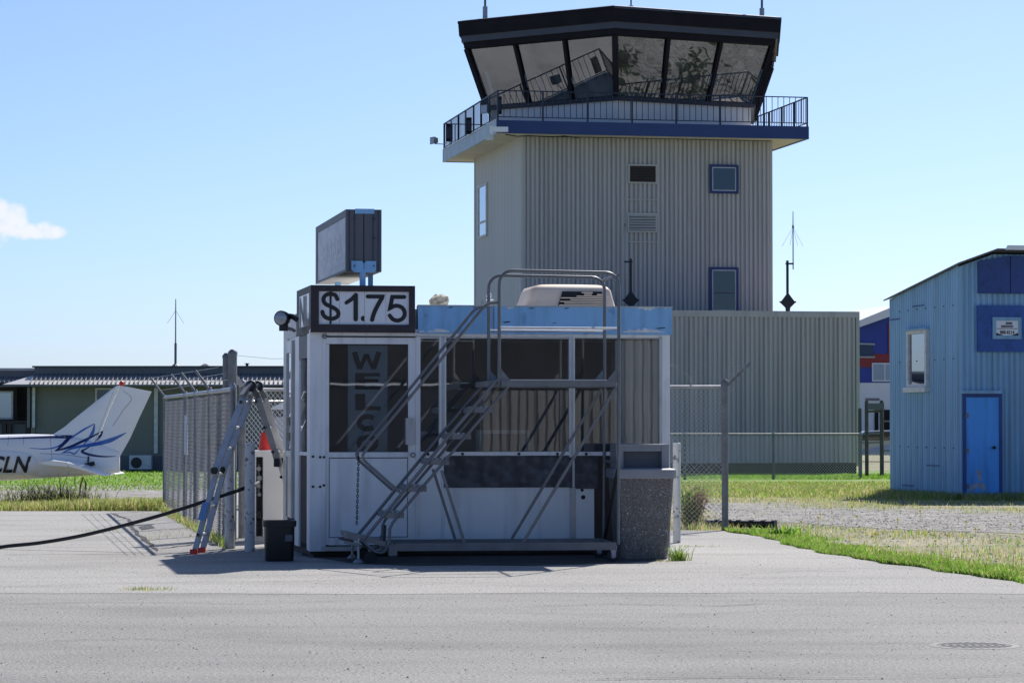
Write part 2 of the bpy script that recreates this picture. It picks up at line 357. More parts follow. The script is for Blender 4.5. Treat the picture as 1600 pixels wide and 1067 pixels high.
def translucent(m, amt):
    t = m.node_tree; b = t.nodes['Principled BSDF']; o = [n for n in t.nodes if n.type == 'OUTPUT_MATERIAL'][0]
    tr = t.nodes.new('ShaderNodeBsdfTranslucent'); mx = t.nodes.new('ShaderNodeMixShader'); mx.inputs[0].default_value = amt
    src = b.inputs['Base Color'].links[0].from_socket; br = t.nodes.new('ShaderNodeVectorMath'); br.operation = 'SCALE'; br.inputs['Scale'].default_value = 1.5
    t.links.new(src, br.inputs[0]); t.links.new(br.outputs[0], tr.inputs[0]); t.links.new(b.outputs[0], mx.inputs[1]); t.links.new(tr.outputs[0], mx.inputs[2]); t.links.new(mx.outputs[0], o.inputs[0])
for m_ in (m_g_green, m_g_dry, m_g_olive, m_leaf, m_rosy): translucent(m_, .5)
m_glass = mk_glass('kiosk glass', (.86, .88, .90), .085, .010, .010, 1.6, dust=.018)
m_glass_t = mk_glass('tower glass', (.26, .29, .30), .19, .015, .16, .9, dust=.10)
m_glass_h = mk_glass('shed glass', (.20, .22, .24), .34, .02)
m_glass_d = mk_glass('dark glass', (.10, .11, .12), .05, .02)
m_hangar = mk('tan hangar cladding', (.17, .163, .148), .6, 0, .06, 1)
m_hangardk = mk('dark hangar opening', (.012, .012, .014), .9, 0, .1, 1)
m_farwhite = mk('far white wall', (.74, .76, .80), .6, 0, .05, .6)
m_farblue = mk('far royal blue wall', (.03, .06, .34), .6, 0, .05, .6)
m_farred = mk('far dark red band', (.26, .03, .035), .6, 0, .05, .6)
m_wood = mk('weathered grey post', (.10, .093, .085), .85, 0, .25, 5)
m_carpaint = mk('silver car paint', (.42, .45, .50), .3, .4, .03, 1)
m_conc = mk('grey concrete', (.27, .265, .25), .9, 0, .15, 3)
m_tree = mk('conifer foliage', (.022, .045, .016), .9, 0, .35, 1.5)

# ================================================================== THE GROUND
def lerp_pts(pts, x):
    for (a, b), (c, d) in zip(pts, pts[1:]):
        if a <= x <= c: return b + (d - b) * (x - a) / (c - a) if c > a else b
    return pts[0][1] if x < pts[0][0] else pts[-1][1]
def sheet(name, mat, rows, xl, xr, nx, dz, seamw=0.0, kind='structure'):
    """A draped sheet: rows of constant y from xl(y) to xr(y)."""
    mb = MB(); vs = []; fs = []
    for y in rows:
        a, b = xl(y), xr(y)
        for i in range(nx + 1):
            x = a + (b - a) * i / nx; yy = y + (seamw * math.sin(x * .9) + seamw * .5 * math.sin(x * 2.3 + 1) + seamw * .25 * math.sin(x * 7.1) if y == rows[0] else 0)
            vs.append((x, yy, gz(x, yy) + dz))
    for j in range(len(rows) - 1):
        for i in range(nx): fs.append((j * (nx + 1) + i, j * (nx + 1) + i + 1, (j + 1) * (nx + 1) + i + 1, (j + 1) * (nx + 1) + i))
    mb.add(vs, fs); return tag(mb.build(name, mat, None, 60), kind=kind)
def span(a, b, n): return [a + (b - a) * i / n for i in range(n + 1)]
# the land itself, reaching the horizon
tag(sheet('ground', m_dry, [-1500, -400, -120, -60, 0] + span(20, 100, 40) + [140, 250, 500, 1200, 3500], lambda y: -1500 if y < 15 or y > 110 else -260, lambda y: 1500 if y < 15 or y > 110 else 260, 130, -.012))
EDGE = [(-400, 120), (-60, 40), (0, 10.5), (10, 8.1), (15, 6.9)] + sorted([(G(px, py).y, G(px, py).x) for px, py in ((1140, 829), (1200, 838), (1250, 852), (1320, 866), (1400, 880), (1500, 893), (1600, 907), (1720, 925))])
ytop = EDGE[-1][0]
XR = lambda y: lerp_pts(EDGE, y) if y <= ytop else (EDGE[-1][1] - .15 if y < ytop + .6 else 1.6)
tag(sheet('apron_front', m_asph_f, [-400, -60, 0, 8, 12] + span(14, 23.6, 20), lambda y: -400 if y < -30 else -150, XR, 60, 0.0))
tag(sheet('apron_back', m_asph_b, span(23.15, 44.8, 60), lambda y: -60, XR, 260, .002, seamw=.09))
def band(name, mat, far, near, dz, nx=60, ny=6):
    """Ground band between two traced edges, each a list of ground points."""
    mb = MB(); vs = []; fs = []
    F = [G(*p) for p in far]; N = [G(*p) for p in near]
    def walk(L, t):
        s = t * (len(L) - 1); i = min(int(s), len(L) - 2); return L[i].lerp(L[i + 1], s - i)
    for j in range(ny + 1):
        for i in range(nx + 1):
            p = walk(N, i / nx).lerp(walk(F, i / nx), j / ny)
            w = .12 * math.sin(p.x * 2.1 + j) + .08 * math.sin(p.x * 5.3 + 2 * j) if j in (0, ny) else 0
            y = p.y + w; vs.append((p.x, y, gz(p.x, y) + dz))
    for j in range(ny):
        for i in range(nx): fs.append((j * (nx + 1) + i, j * (nx + 1) + i + 1, (j + 1) * (nx + 1) + i + 1, (j + 1) * (nx + 1) + i))
    mb.add(vs, fs); return tag(mb.build(name, mat, None, 60), kind='structure')
band('gravel_road', m_gravel, [(600, 778), (1050, 783), (1200, 786), (1390, 791), (1600, 797), (2000, 808)], [(600, 800), (1050, 806), (1200, 813), (1390, 825), (1600, 833), (2000, 850)], -.007)
band('gravel_path', m_gravel, [(600, 756), (1050, 757), (1200, 757), (1390, 758), (1700, 759)], [(600, 763), (1050, 764), (1200, 764), (1390, 765), (1700, 766)], -.006)
band('lawn_right', m_lawn, [(600, 735), (1050, 735), (1400, 735), (1700, 735)], [(600, 755), (1050, 756), (1400, 757), (1700, 758)], -.008)
band('lawn_left', m_lawn, [(-400, 728), (0, 728), (300, 728), (640, 728)], [(-400, 757), (0, 757), (300, 757), (640, 757)], -.008)
band('gravel_strip', m_gravel, [(-400, 758), (0, 758), (300, 758), (640, 758)], [(-400, 782), (0, 782), (300, 780), (640, 780)], -.006)

tag(sheet('hidden_pad', m_asph_b, span(60, 103, 20), lambda y: -11.2 * y / 96, lambda y: 2.2, 20, .004))  # asphalt behind kiosk and fence, added to grey the cab glass reflection
tag(sheet('mirrored_asphalt', m_asph_b, span(62, 103, 16), lambda y: -75, lambda y: -21, 20, .004))  # out of view, added as grey ground for the cab glass to mirror
tag(sheet('mirrored_gravel', m_gravel, span(68, 100, 16), lambda y: 16.5, lambda y: 60, 24, .004))  # out of view, added to grey what the right cab panes mirror
# cracks in the apron, tarred over
def crack(label, pts, w):
    pw = [G(*p) for p in pts]; mb = MB(); vs = []; fs = []; n = 0
    fine = []
    for a, b in zip(pw, pw[1:]):
        for k in range(4): fine.append(a.lerp(b, k / 4) + Vector((random.uniform(-.03, .03), random.uniform(-.03, .03), 0)))
    fine.append(pw[-1])
    for i, p in enumerate(fine):
        d = (fine[min(i + 1, len(fine) - 1)] - fine[max(0, i - 1)]); d.z = 0; d.normalize(); nn = Vector((-d.y, d.x, 0)); ww = w * random.uniform(.5, 1.3) * (.3 if i in (0, len(fine) - 1) else 1)
        for s in (-1, 1):
            q = p + nn * (s * ww / 2); vs.append((q.x, q.y, gz(q.x, q.y) + .0075))
        if i: fs.append((2 * i - 2, 2 * i - 1, 2 * i + 1, 2 * i))
    o = mb.add(vs, fs).build('pavement_crack', m_crack); return tag(o, kind='structure')
crack('a', [(174, 802), (190, 807), (200, 811), (206, 822), (214, 832), (232, 848), (246, 861)], .055)
crack('b', [(216, 858), (256, 857), (300, 851), (350, 846)], .05)
crack('c', [(0, 867), (60, 866), (130, 866), (230, 865)], .03)
crack('d', [(0, 918), (90, 914), (200, 912), (330, 909), (470, 908), (620, 905)], .012)
crack('e', [(1130, 900), (1230, 893), (1330, 893)], .012)
crack('f', [(1040, 961), (1200, 955), (1290, 952)], .012)
o = MB(); a, b, c, d = (G(*p) for p in ((216, 823), (236, 820), (242, 825), (222, 828)))
o.add([(p.x, p.y, .0075) for p in (a, b, c, d)], [(0, 1, 2, 3)]); tag(o.build('shadow_patch', m_crack), kind='structure')  # small shadow painted on the apron as a near-black quad

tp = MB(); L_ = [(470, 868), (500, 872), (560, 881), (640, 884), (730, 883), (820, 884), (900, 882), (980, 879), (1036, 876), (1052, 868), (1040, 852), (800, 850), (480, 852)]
tp_ = [G(*q) for q in L_]; tp.add([(q.x, q.y, .0065) for q in tp_], [tuple(range(len(tp_)))]); tag(tp.build('dark_ground_sheet', mk('near black asphalt', (.055, .054, .054), .85, 0, .3, 4)), kind='structure')  # near-black ground sheet under the kiosk and stairs
crack('g', [(0, 945), (160, 941), (380, 944), (560, 939)], .016)
crack('h', [(820, 948), (960, 944), (1120, 947), (1210, 943)], .020)
crack('i', [(60, 1003), (210, 998), (300, 1001)], .012)
crack('j', [(980, 1021), (1130, 1016), (1250, 1019)], .011)
crack('k', [(1255, 1008), (1400, 1005), (1462, 1007)], .012)
crack('l', [(700, 897), (860, 894), (1010, 896)], .012)
crack('m', [(900, 1062), (1150, 1059), (1400, 1061), (1600, 1056)], .015)
# storm drain
gc = G(1522, 1008.5)
t = thing('storm_drain', 'cast iron storm drain grate with slanted slots in the front asphalt', 'drain grate', (gc.x, gc.y, 0))
MB().pz([(.245 * math.cos(2 * math.pi * k / 24), .245 * math.sin(2 * math.pi * k / 24)) for k in range(24)], .0005, .003).build('dark_disc', mk('drain darkness', (.008, .008, .009), 1.0, 0, 0, spec=0.0), t)  # flat black disc painted as the unlit depth below the grate
fr_ = MB(); ring = lambda r, z: [(r * math.cos(2 * math.pi * k / 28), r * math.sin(2 * math.pi * k / 28), z) for k in range(28)]
fr_.loft([ring(.285, .001), ring(.275, .0044), ring(.235, .0044), ring(.235, .001)], False); fr_.build('rim', m_conc, t, 40)
for k in range(-6, 7):
    o_ = k * .046; pts_ = []
    for f_ in (-1, 1):
        pts_.append(Vector((o_ - f_ * .09, f_ * .24, .0037)))
    # trim each bar to the round opening
    a_, b_ = pts_; n_ = 40; ins = [a_.lerp(b_, i / n_) for i in range(n_ + 1) if a_.lerp(b_, i / n_).xy.length < .236]
    if len(ins) > 3: MB().bar(ins[0], ins[-1], .021, .0010).build('bar', m_conc, t)
MB().bar((-.236, .01, .0048), (.236, -.01, .0048), .035, .0008).build('cross_bar', m_conc, t)

# ================================================================== CONTROL TOWER
TF = Fr(.338, 99.2, 11.0); TW = 9.12
T0 = thing('control_tower', 'tall beige corrugated control tower with slanted glass cab and blue balcony', 'control tower', (TF.o.x, TF.o.y, -.4), TF.yaw)
TZ = -.4
def tz(z): return z - TZ
def panel_mesh(name, mat, w, h, ribs=3, d=.045, lap=True):
    mb = MB(); p = w / ribs; prof = []
    for i in range(ribs):
        x = i * p; prof += [(x, 0), (x + p * .16, -d), (x + p * .62, -d), (x + p * .78, 0)]
    prof.append((w, 0))
    if lap: prof[0] = (0, d * .25); prof[-1] = (w, d * .25)
    vs = []; fs = []
    for x, y in prof: vs += [(x, y, 0), (x, y, h)]
    for i in range(len(prof) - 1): fs.append((2 * i, 2 * i + 2, 2 * i + 3, 2 * i + 1))
    return mb.add(vs, fs).mesh(name, mat)
H_T = 11.5 - TZ
pw = TW / 14
pm_f = panel_mesh('cladding_panel', m_beige, pw, H_T, 4, .065); pm_s = panel_mesh('cladding_panel', m_beige_lit, pw, H_T, 3, .022)
for i in range(14):
    for k, (me, rot, lo) in enumerate(((pm_f, 0, (i * pw, 0, 0)), (pm_s, -math.pi / 2, (0, TW - i * pw, 0)), (pm_f, math.pi / 2, (TW, i * pw, 0)), (pm_f, math.pi, (TW - i * pw, TW, 0)))):
        o = put('cladding_panel', me, T0); o.location = lo; o.rotation_euler = (0, 0, rot)
B(.05, TW - .05, .05, TW - .05, 0, H_T - .02).build('core', m_dark, T0)
for (x, y) in ((0, 0), (TW, 0), (0, TW), (TW, TW)):
    B(x - .05, x + .12 if x == 0 else x + .05, y - .06, y + .05, 0, H_T).build('corner_trim', m_beige_lit if (x, y) == (0, 0) else m_trimbeige, T0)
def rect(fr, x0, x1, y0, y1, v=0):
    u0, _ = fr.uz(x0, (y0 + y1) / 2, v); u1, _ = fr.uz(x1, (y0 + y1) / 2, v)
    zt = fr.uz((x0 + x1) / 2, y0, v)[1]; zb = fr.uz((x0 + x1) / 2, y1, v)[1]
    return u0, u1, zb, zt
def louvre(par, r, z0off, mat, dark, n):
    u0, u1, zb, zt = r; zb -= z0off; zt -= z0off
    g = B(u0, u1, -.075, -.05, zb, zt).build('louvre', dark, par); g.location.y = -.042
    MB().box(u0 - .06, u1 + .06, -.09, -.048, zt, zt + .06).box(u0 - .06, u1 + .06, -.09, -.048, zb - .06, zb).box(u0 - .06, u0, -.09, -.048, zb, zt).box(u1, u1 + .06, -.09, -.048, zb, zt).build('frame', m_trimbeige, g)
    for i in range(n):
        z = zb + (zt - zb) * (i + .5) / n; MB().add([(u0, -.078, z + .05), (u1, -.078, z + .05), (u1, -.125, z - .01), (u0, -.125, z - .01), (u0, -.078, z + .035), (u1, -.078, z + .035), (u1, -.125, z - .025), (u0, -.125, z - .025)], [(0, 1, 2, 3), (7, 6, 5, 4), (3, 2, 6, 7), (0, 4, 5, 1), (0, 3, 7, 4), (1, 5, 6, 2)]).build('slat', mat, g)
louvre(T0, rect(TF, 983, 1023, 260, 285), TZ, m_brown, m_dark, 6)
louvre(T0, rect(TF, 982, 1023, 336, 361), TZ, m_trimbeige, m_dark, 6)
for yy in (312, 378):
    z = TF.z(yy, 1000) - TZ; u0 = TF.u(975); u1 = TF.u(1027); B(u0, u1, -.10, -.087, z - .03, z + .02).build('flashing_strip', m_trimbeige, T0)
def twindow(par, r, z0off, fm, glass, split=None, back=m_dark):
    u0, u1, zb, zt = r; zb -= z0off; zt -= z0off
    g = MB().box(u0, u1, -.10, -.046, zt - .09, zt).box(u0, u1, -.10, -.046, zb, zb + .09).box(u0, u0 + .09, -.10, -.046, zb + .09, zt - .09).box(u1 - .09, u1, -.10, -.046, zb + .09, zt - .09).build('window', fm, par); g.location.y = -.042
    a, b, c, d = u0 + .09, u1 - .09, zb + .09, zt - .09
    MB().box(a, b, -.085, -.050, d - .035, d).box(a, b, -.085, -.050, c, c + .035).box(a, a + .035, -.085, -.05, c + .035, d - .035).box(b - .035, b, -.085, -.05, c + .035, d - .035).build('sash', m_alu_pale, g)
    B(a + .03, b - .03, -.072, -.066, c + .03, d - .03).build('pane', glass, g); B(a, b, -.062, -.048, c, d).build('blind', back, g)
    if split: B(a + .035, b - .035, -.083, -.064, split - .02, split + .02).build('sash_rail', m_cabgrey, g)
m_blind1 = mk('grey blue roller blind', (.085, .105, .14), .8, 0, .05, 1)
m_wnavy = mk('dark navy window paint', (.016, .035, .15), .5)
twindow(T0, rect(TF, 1107.5, 1152.5, 258, 303), TZ, m_wnavy, m_glass_d, None, m_blind1)
r_ = rect(TF, 1107.5, 1152.5, 418, 490); twindow(T0, r_, TZ, m_wnavy, m_glass_d, TF.z(458, 1130) - TZ, m_blind1)
# window in the left flank
v0, zt = TF.vz(763, 288); v1, _ = TF.vz(750, 288); zb = TF.vz(757, 371)[1]; zt = TF.vz(757, 288)[1]
g = MB().box(-.09, -.03, v0, v1, zt - TZ - .08, zt - TZ).box(-.09, -.03, v0, v1, zb - TZ, zb - TZ + .08).box(-.09, -.03, v0, v0 + .09, zb - TZ + .08, zt - TZ - .08).box(-.09, -.03, v1 - .09, v1, zb - TZ + .08, zt - TZ - .08).box(-.09, -.03, v0 + .09, v1 - .09, zb - TZ + .55, zb - TZ + .62).build('window', m_frame, T0)
B(-.06, -.05, v0 + .09, v1 - .09, zb - TZ + .08, zt - TZ - .08).build('pane', m_glass_h, g)
# balcony slab
OV = 1.1; zb, zt = 11.48 - TZ, 11.93 - TZ; a, b = -OV, TW + OV
B(a + .1, b - .1, a + .1, b - .1, zb + .02, zt - .02).build('balcony_slab', m_soffit, T0)
B(a, b, a, a + .098, zb, zt).build('fascia_board', m_navy, T0); B(a, b, b - .098, b, zb, zt).build('fascia_board', m_navy, T0)
for k in range(4):
    y0 = a + .1 + (TW + 2 * OV - .2) * k / 4; B(a, a + .098, y0 + .005, y0 + (TW + 2 * OV - .2) / 4 - .005, zb, zt).build('fascia_board', m_paleblue, T0)
B(b - .098, b, a + .1, b - .1, zb, zt).build('fascia_board', m_navy, T0)
B(a - .02, a + .04, a + .1, b - .1, zt + .002, zt + .05).build('edge_angle', m_alu_pale, T0)
# railing
rt = zt + 1.04; e = .05; lo, hi = a + e, b - e
for (p, q) in (((lo, lo), (hi, lo)), ((lo, lo), (lo, hi)), ((hi, lo), (hi, hi)), ((lo, hi), (hi, hi))):
    p3 = Vector((*p, 0)); q3 = Vector((*q, 0)); L = (q3 - p3).length
    bb = MB().bar(p3 + Vector((0, 0, rt)), q3 + Vector((0, 0, rt)), .05, .035).bar(p3 + Vector((0, 0, zt + .12)), q3 + Vector((0, 0, zt + .12)), .03, .03); bb.build('handrail', m_rail, T0)
    n = int(L / .215); bal = MB()
    for i in range(1, n): c = p3.lerp(q3, i / n); bal.box(c.x - .010, c.x + .010, c.y - .010, c.y + .010, zt + .13, rt - .018)
    tag(bal.build('balusters', m_rail, T0), kind='stuff')
    for i in range(0 if p == (lo, lo) and q == (hi, lo) else 1, 8):
        c = p3.lerp(q3, i / 7); B(c.x - .028, c.x + .028, c.y - .028, c.y + .028, zt + .002, rt).build('post', m_rail, T0)
cb = MB(); cb.tube([(-OV + .3 + i * .42, -OV - .02, zb - .05 - .06 * abs(math.sin(i * 1.3))) for i in range(7)] + [(2.0, -.6, zb - .04)], .018, 5); cb.build('cable', m_black, T0)
B(0, TW, -.16, -.10, zb + .001, zb + .0199).build('soffit_vent', m_black, T0)
# the hexagonal cab
cc = Vector((4.15, 105.0, 0)) - TF.o; CU = cc.x * TF.c + cc.y * TF.s; CV = -cc.x * TF.s + cc.y * TF.c
A0 = R(-90 - 4.8) - TF.yaw
def hexp(r, z): return [(CU + r * math.cos(A0 + k * math.pi / 3), CV + r * math.sin(A0 + k * math.pi / 3), z) for k in range(6)]
zs, zg, zf0, zf1, zf2 = 12.93 - TZ, 15.00 - TZ, 15.22 - TZ, 15.45 - TZ, 16.0 - TZ
RB, RT = 5.62, 6.42
MB().loft([hexp(RB - .12, zt - .01), hexp(RB - .12, zs - .14)]).build('cab_wall', m_cabwhite, T0)
MB().loft([hexp(RB + .02, zs - .139), hexp(RB + .06, zs)]).build('cab_sill', m_rail, T0)
MB().loft([hexp(RB - 1.2, zs + .001), hexp(RB - 1.0, zs + .7)]).build('console', m_dark, T0)
hb, ht = hexp(RB, zs), hexp(RT, zg)
hbi, hti = hexp(RB - .10, zs), hexp(RT - .10, zg)
for k in range(6):
    p0, p1, q0, q1 = (Vector(hb[k]), Vector(hb[(k + 1) % 6]), Vector(ht[k]), Vector(ht[(k + 1) % 6]))
    out = ((p0 + p1) / 2 - Vector((CU, CV, p0.z))).normalized()
    MB().bar(p0 + Vector((0, 0, .002)), q0, .17, .14, up=out).build('corner_mullion', m_cabblack, T0)
    for j in range(3):
        a_, b_ = j / 3 + .02, (j + 1) / 3 - .02; inn = -out * .05
        vs = [p0.lerp(p1, a_), p0.lerp(p1, b_), q0.lerp(q1, b_), q0.lerp(q1, a_)]; vs = [x + inn for x in vs] + [x + inn * 1.6 for x in vs]
        MB().add(vs, [(0, 1, 2, 3), (7, 6, 5, 4), (0, 4, 5, 1), (1, 5, 6, 2), (2, 6, 7, 3), (3, 7, 4, 0)]).build('pane', m_glass_t, T0)
        if j: MB().bar(p0.lerp(p1, j / 3), q0.lerp(q1, j / 3), .12, .11, up=out).build('mullion', m_cabblack, T0)
MB().loft([hexp(RT - .02, zg - .03), hexp(RT + .10, zg + .02), hexp(RT + .12, zf0)]).build('eave_trim', m_cabblack, T0)
MB().loft([hexp(RT + .20, zf0 + .001), hexp(RT + .22, zf1)]).build('eave_flashing', m_cabgrey, T0)
MB().loft([hexp(RT + .30, zf1 + .001), hexp(RT + .34, zf2 - .05), hexp(RT + .24, zf2)]).build('roof_fascia', m_cabblack, T0)
cap = hexp(RT + .36, zf2 - .02); cap2 = hexp(RT + .12, zf2 + .03); cap3 = hexp(RT + .36, zf2 - .10)
for k in range(6):
    k2 = (k + 1) % 6
    for j in range(3):
        f = lambda L, t: Vector(L[k]).lerp(Vector(L[k2]), t)
        a_, b_ = j / 3 + .002, (j + 1) / 3 - .002
        MB().add([f(cap3, a_), f(cap3, b_), f(cap, b_), f(cap, a_), f(cap2, b_), f(cap2, a_)], [(0, 1, 2, 3), (3, 2, 4, 5)]).build('roof_capping', m_cabgrey if k == 0 else m_cabblack, T0)
MB().loft([hexp(RT - .3, zf2 - .04), hexp(RT - .3, zf2 + .01)]).build('roof_deck', m_cabgrey, T0)
# interior ceiling post and blinds make the cab read as a room
MB().lathe([(.5, 0), (.5, zg - zs)], 10, (CU, CV, zs)).build('stair_core', m_dark, T0)
def on_roof(px, D=104.0): p = P(px, 20, D); return (p.x, p.y, 16.0 + .0)
def roof_whip(px, label, D, h, r=.03):
    x, y, z = on_roof(px, D); t = thing('roof_antenna', label, 'antenna', (x, y, z - .02), 0, 'antennas on the cab roof')
    MB().tube([(0, 0, 0), (0, 0, .55)], .09, 8).build('base_tube', m_galv, t, 40); MB().tube([(0, 0, .55), (0, 0, h)], r, 6).build('whip', m_galv_d, t, 40)
    return t
roof_whip(758, 'grey whip antenna at the left end of the cab roof', 102.2, 3.0, .045)
roof_whip(1190.5, 'grey whip antenna at the right end of the cab roof', 102.6, 3.0, .045)
roof_whip(986, 'slim mast right of the cab roof peak', 102.0, 2.0, .03)
x, y, z = on_roof(922, 102.5); t = thing('roof_dish', 'small flat sensor tray on legs above the cab roof edge', 'sensor', (x, y, z - .02))
z0 = .35; B(-.55, .55, -.3, .3, z0, z0 + .10).build('tray', m_cabwhite, t)
for s in (-.3, .3): MB().bar((s, 0, 0), (s, 0, z0 + .001), .06, .06).build('leg', m_galv_d, t)
x, y, z = on_roof(853.5, 101.2); t = thing('beacon', 'small red obstruction light on the cab roof edge', 'beacon light', (x, y, z - .03))
MB().lathe([(.10, 0), (.11, .09), (.07, .17), (.02, .20)], 10).build('lens', m_red, t, 60); MB().lathe([(.13, -.03), (.13, .0)], 10).build('base', m_galv_d, t)
# balcony lamps, camera and boxes
def flood(label, px, py, D, yaw, s=1.0):
    p = P(px, py, D); t = thing('balcony_floodlight', label, 'floodlight', p, yaw, 'lamps on the tower balcony')
    MB().loft([[(-.16 * s, -.02, -.12 * s), (.16 * s, -.02, -.12 * s), (.16 * s, -.02, .12 * s), (-.16 * s, -.02, .12 * s)], [(-.09 * s, .16 * s, -.08 * s), (.09 * s, .16 * s, -.08 * s), (.09 * s, .16 * s, .08 * s), (-.09 * s, .16 * s, .08 * s)]]).build('housing', m_galv_d, t)
    B(-.14 * s, .14 * s, -.03, -.021, -.10 * s, .10 * s).build('lens', m_lens, t); return t
t = flood('grey floodlight on an arm off the far left balcony corner', 676, 220, 108.6, R(-60), 1.15); MB().tube([(0, .1, -.12), (.25, .35, -.14), (.42, .40, -.10)], .018, 6).build('arm', m_galv, t)
t = flood('grey floodlight clamped on the left balcony rail', 757, 171, 99.8, R(-55), 1.3); MB().tube([(0, .1, -.05), (.15, .2, -.3), (.18, .25, -.42)], .02, 6).build('arm', m_galv, t)
p = P(776, 203, 97.5); t = thing('security_camera', 'white security camera under the near left balcony corner', 'camera', p, 0)
B(-.12, .40, -.13, .09, -.08, .09).build('housing', m_plane, t); B(-.24, -.13, -.1, .06, -.15, .12).build('bracket', m_plane, t); MB().lathe([(.13, -.32), (.15, -.22), (.12, -.14)], 10, (-.24, .02, -.05)).build('dome', m_cabwhite, t, 50)
for (px, py, D, w, h, lab) in ((702, 208, 107.5, .5, .65, 'dark equipment box hung on the far end of the left balcony rail'), (733, 197, 103.0, .35, .6, 'dark equipment box hung midway on the left balcony rail'), (780, 165, 98.3, .35, .6, 'dark equipment box hung by the near left balcony corner')):
    p = P(px, py, D); t = thing('equipment_box', lab, 'equipment box', p, 0); B(-w / 4, w / 4, -.1, .12, -h / 2, h / 2).build('case', m_cabblack, t); B(-w / 5, w / 5, -.115, -.101, -h / 3, h / 3).build('lid', m_rail, t)
p = TF.w(TW + .06, 1.2, TF.z(246, 1206)); t = thing('wall_lamp', 'small grey lamp on the right flank of the tower', 'lamp', p)
MB().lathe([(.05, -.1), (.17, -.05), (.2, .15), (.1, .25)], 10, (.14, 0, 0)).build('shade', m_cabwhite, t, 50); B(-.05, .14, -.04, .04, .0, .1).build('bracket', m_galv_d, t)

# ================================================================== ANNEX
AF = Fr(*(lambda p: (p.x, p.y))(P(1338, 600, 97.0)), 11.0)
AN = thing('annex', 'low beige corrugated annex with flat roof in front of the tower', 'building', (AF.o.x, AF.o.y, -.4), AF.yaw)
top = AF.z(486, 1200) + .4; L = 15 * .66
pm = panel_mesh('cladding_panel', m_annex, .66, top - .62, 4, .06)
for i in range(15):
    o = put('cladding_panel', pm, AN); o.location = (-(i + 1) * .66, 0, .42)
    if i < 5:
        o = put('cladding_panel', pm, AN); o.location = (0, i * .66, .42); o.rotation_euler = (0, 0, math.pi / 2)
        o = put('cladding_panel', pm, AN); o.location = (-L, (i + 1) * .66, .42); o.rotation_euler = (0, 0, -math.pi / 2)
B(-L + .05, -.05, .05, 3.25, 0, top - .12).build('core', m_dark, AN)
B(-L, 0, .01, .05, 0, .42).build('plinth', m_soil, AN)
B(-L - .06, .10, -.08, 3.35, top - .21, top).build('parapet_capping', m_annex, AN)
B(-.02, .10, -.07, .06, .30, top - .212).build('corner_trim', m_trimbeige, AN)
# the two roof masts
def roof_mast(px, pyb, D, side, label):
    p = P(px, pyb, D); t = thing('roof_mast', label, 'antenna', (p.x, p.y, p.z), 0, 'black antenna stands on the annex roof'); k = D / FPX
    MB().bar((0, 0, 0), (0, 0, 80 * k), 3.8 * k, 3.8 * k).build('pole', m_black, t)
    MB().py([(-12 * k, 14 * k), (0, 30 * k), (12 * k, 14 * k), (4 * k, 6 * k), (3 * k, -1 * k), (-3 * k, -1 * k), (-4 * k, 6 * k)], -.02 - 5 * k, .02 - 5 * k).build('foot_plate', m_black, t)
    MB().bar((-13 * k, -.12, 15 * k), (13 * k, -.12, 15 * k), .05, .05).build('foot_bar', m_black, t)
    MB().bar((-3 * k * side, 0, 75 * k), (10 * k * side, 0, 75 * k), 2.6 * k, 2.6 * k).build('bracket', m_black, t)
    x = 9 * k * side; MB().tube([(x, 0, 66 * k), (x, 0, 132 * k), (x, 0, 157 * k)], [1.0 * k, .9 * k, .6 * k], 6).build('whip', m_galv, t, 40)
    MB().tube([(x, 0, 130 * k), (x, 0, 135 * k)], 1.6 * k, 6).build('collar', m_galv_d, t)
    for a in (-16, -6, 7, 17): MB().tube([(x, 0, 132 * k), (x + a * k, (a % 3 - 1) * .3, 103 * k)], .007, 4).build('radial_wire', m_galv, t)
    return t
roof_mast(985.5, 484, 98.7, -1, 'black antenna stand against the tower wall, left of the two')
roof_mast(1230.5, 487, 99.5, 1, 'black antenna stand against the sky on the annex roof')

# ================================================================== BLUE SHED
BF = Fr((1499 - 800) / FPX * 56, 56.0, 11.0); BZ = -.16
BL = thing('blue_shed', 'faded blue corrugated metal shed with a bright blue door', 'shed', (BF.o.x, BF.o.y, BZ), BF.yaw)
vfar = BF.vz(1391.5, 600)[0]; zn = BF.uz(1499, 415)[1] - BZ; zfar = BF.vz(1391.5, 468, 0)[1] - BZ
SLOPE = .40; FWD = 7.0; UF = BF.u(1552); SLOPE = .355; zr = lambda u: zn + SLOPE * min(max(u, 0), UF)
def corr(poly_top, w, n, d, flip=False):
    prof = []; p = w / n
    for i in range(n): prof += [(i * p, 0), (i * p + .2 * p, -d), (i * p + .6 * p, -d), (i * p + .8 * p, 0)]
    prof.append((w, 0)); vs = []; fs = []
    for x, y in prof: vs += [(x, y, 0), (x, y, poly_top(x))]
    for i in range(len(prof) - 1): fs.append((2 * i, 2 * i + 2, 2 * i + 3, 2 * i + 1))
    return MB().add(vs, fs)
nside = 6; ws = vfar / nside
for i in range(nside):          # flank: sheets standing side by side, roofline falling to the back
    f = lambda x, i=i: zfar + (zn - zfar) * ((i * ws + x) / vfar)
    o = corr(f, ws - .004, 5, .028).build('cladding_panel', m_hblue, BL); o.location = (0, vfar - i * ws, 0); o.rotation_euler = (0, 0, -math.pi / 2)
nf = 10; wf = FWD / nf
for i in range(nf):
    f = lambda x, i=i: zr(i * wf + x) - .02
    o = corr(f, wf - .004, 6, .03).build('cladding_panel', m_hblue, BL); o.location = (i * wf, 0, 0)
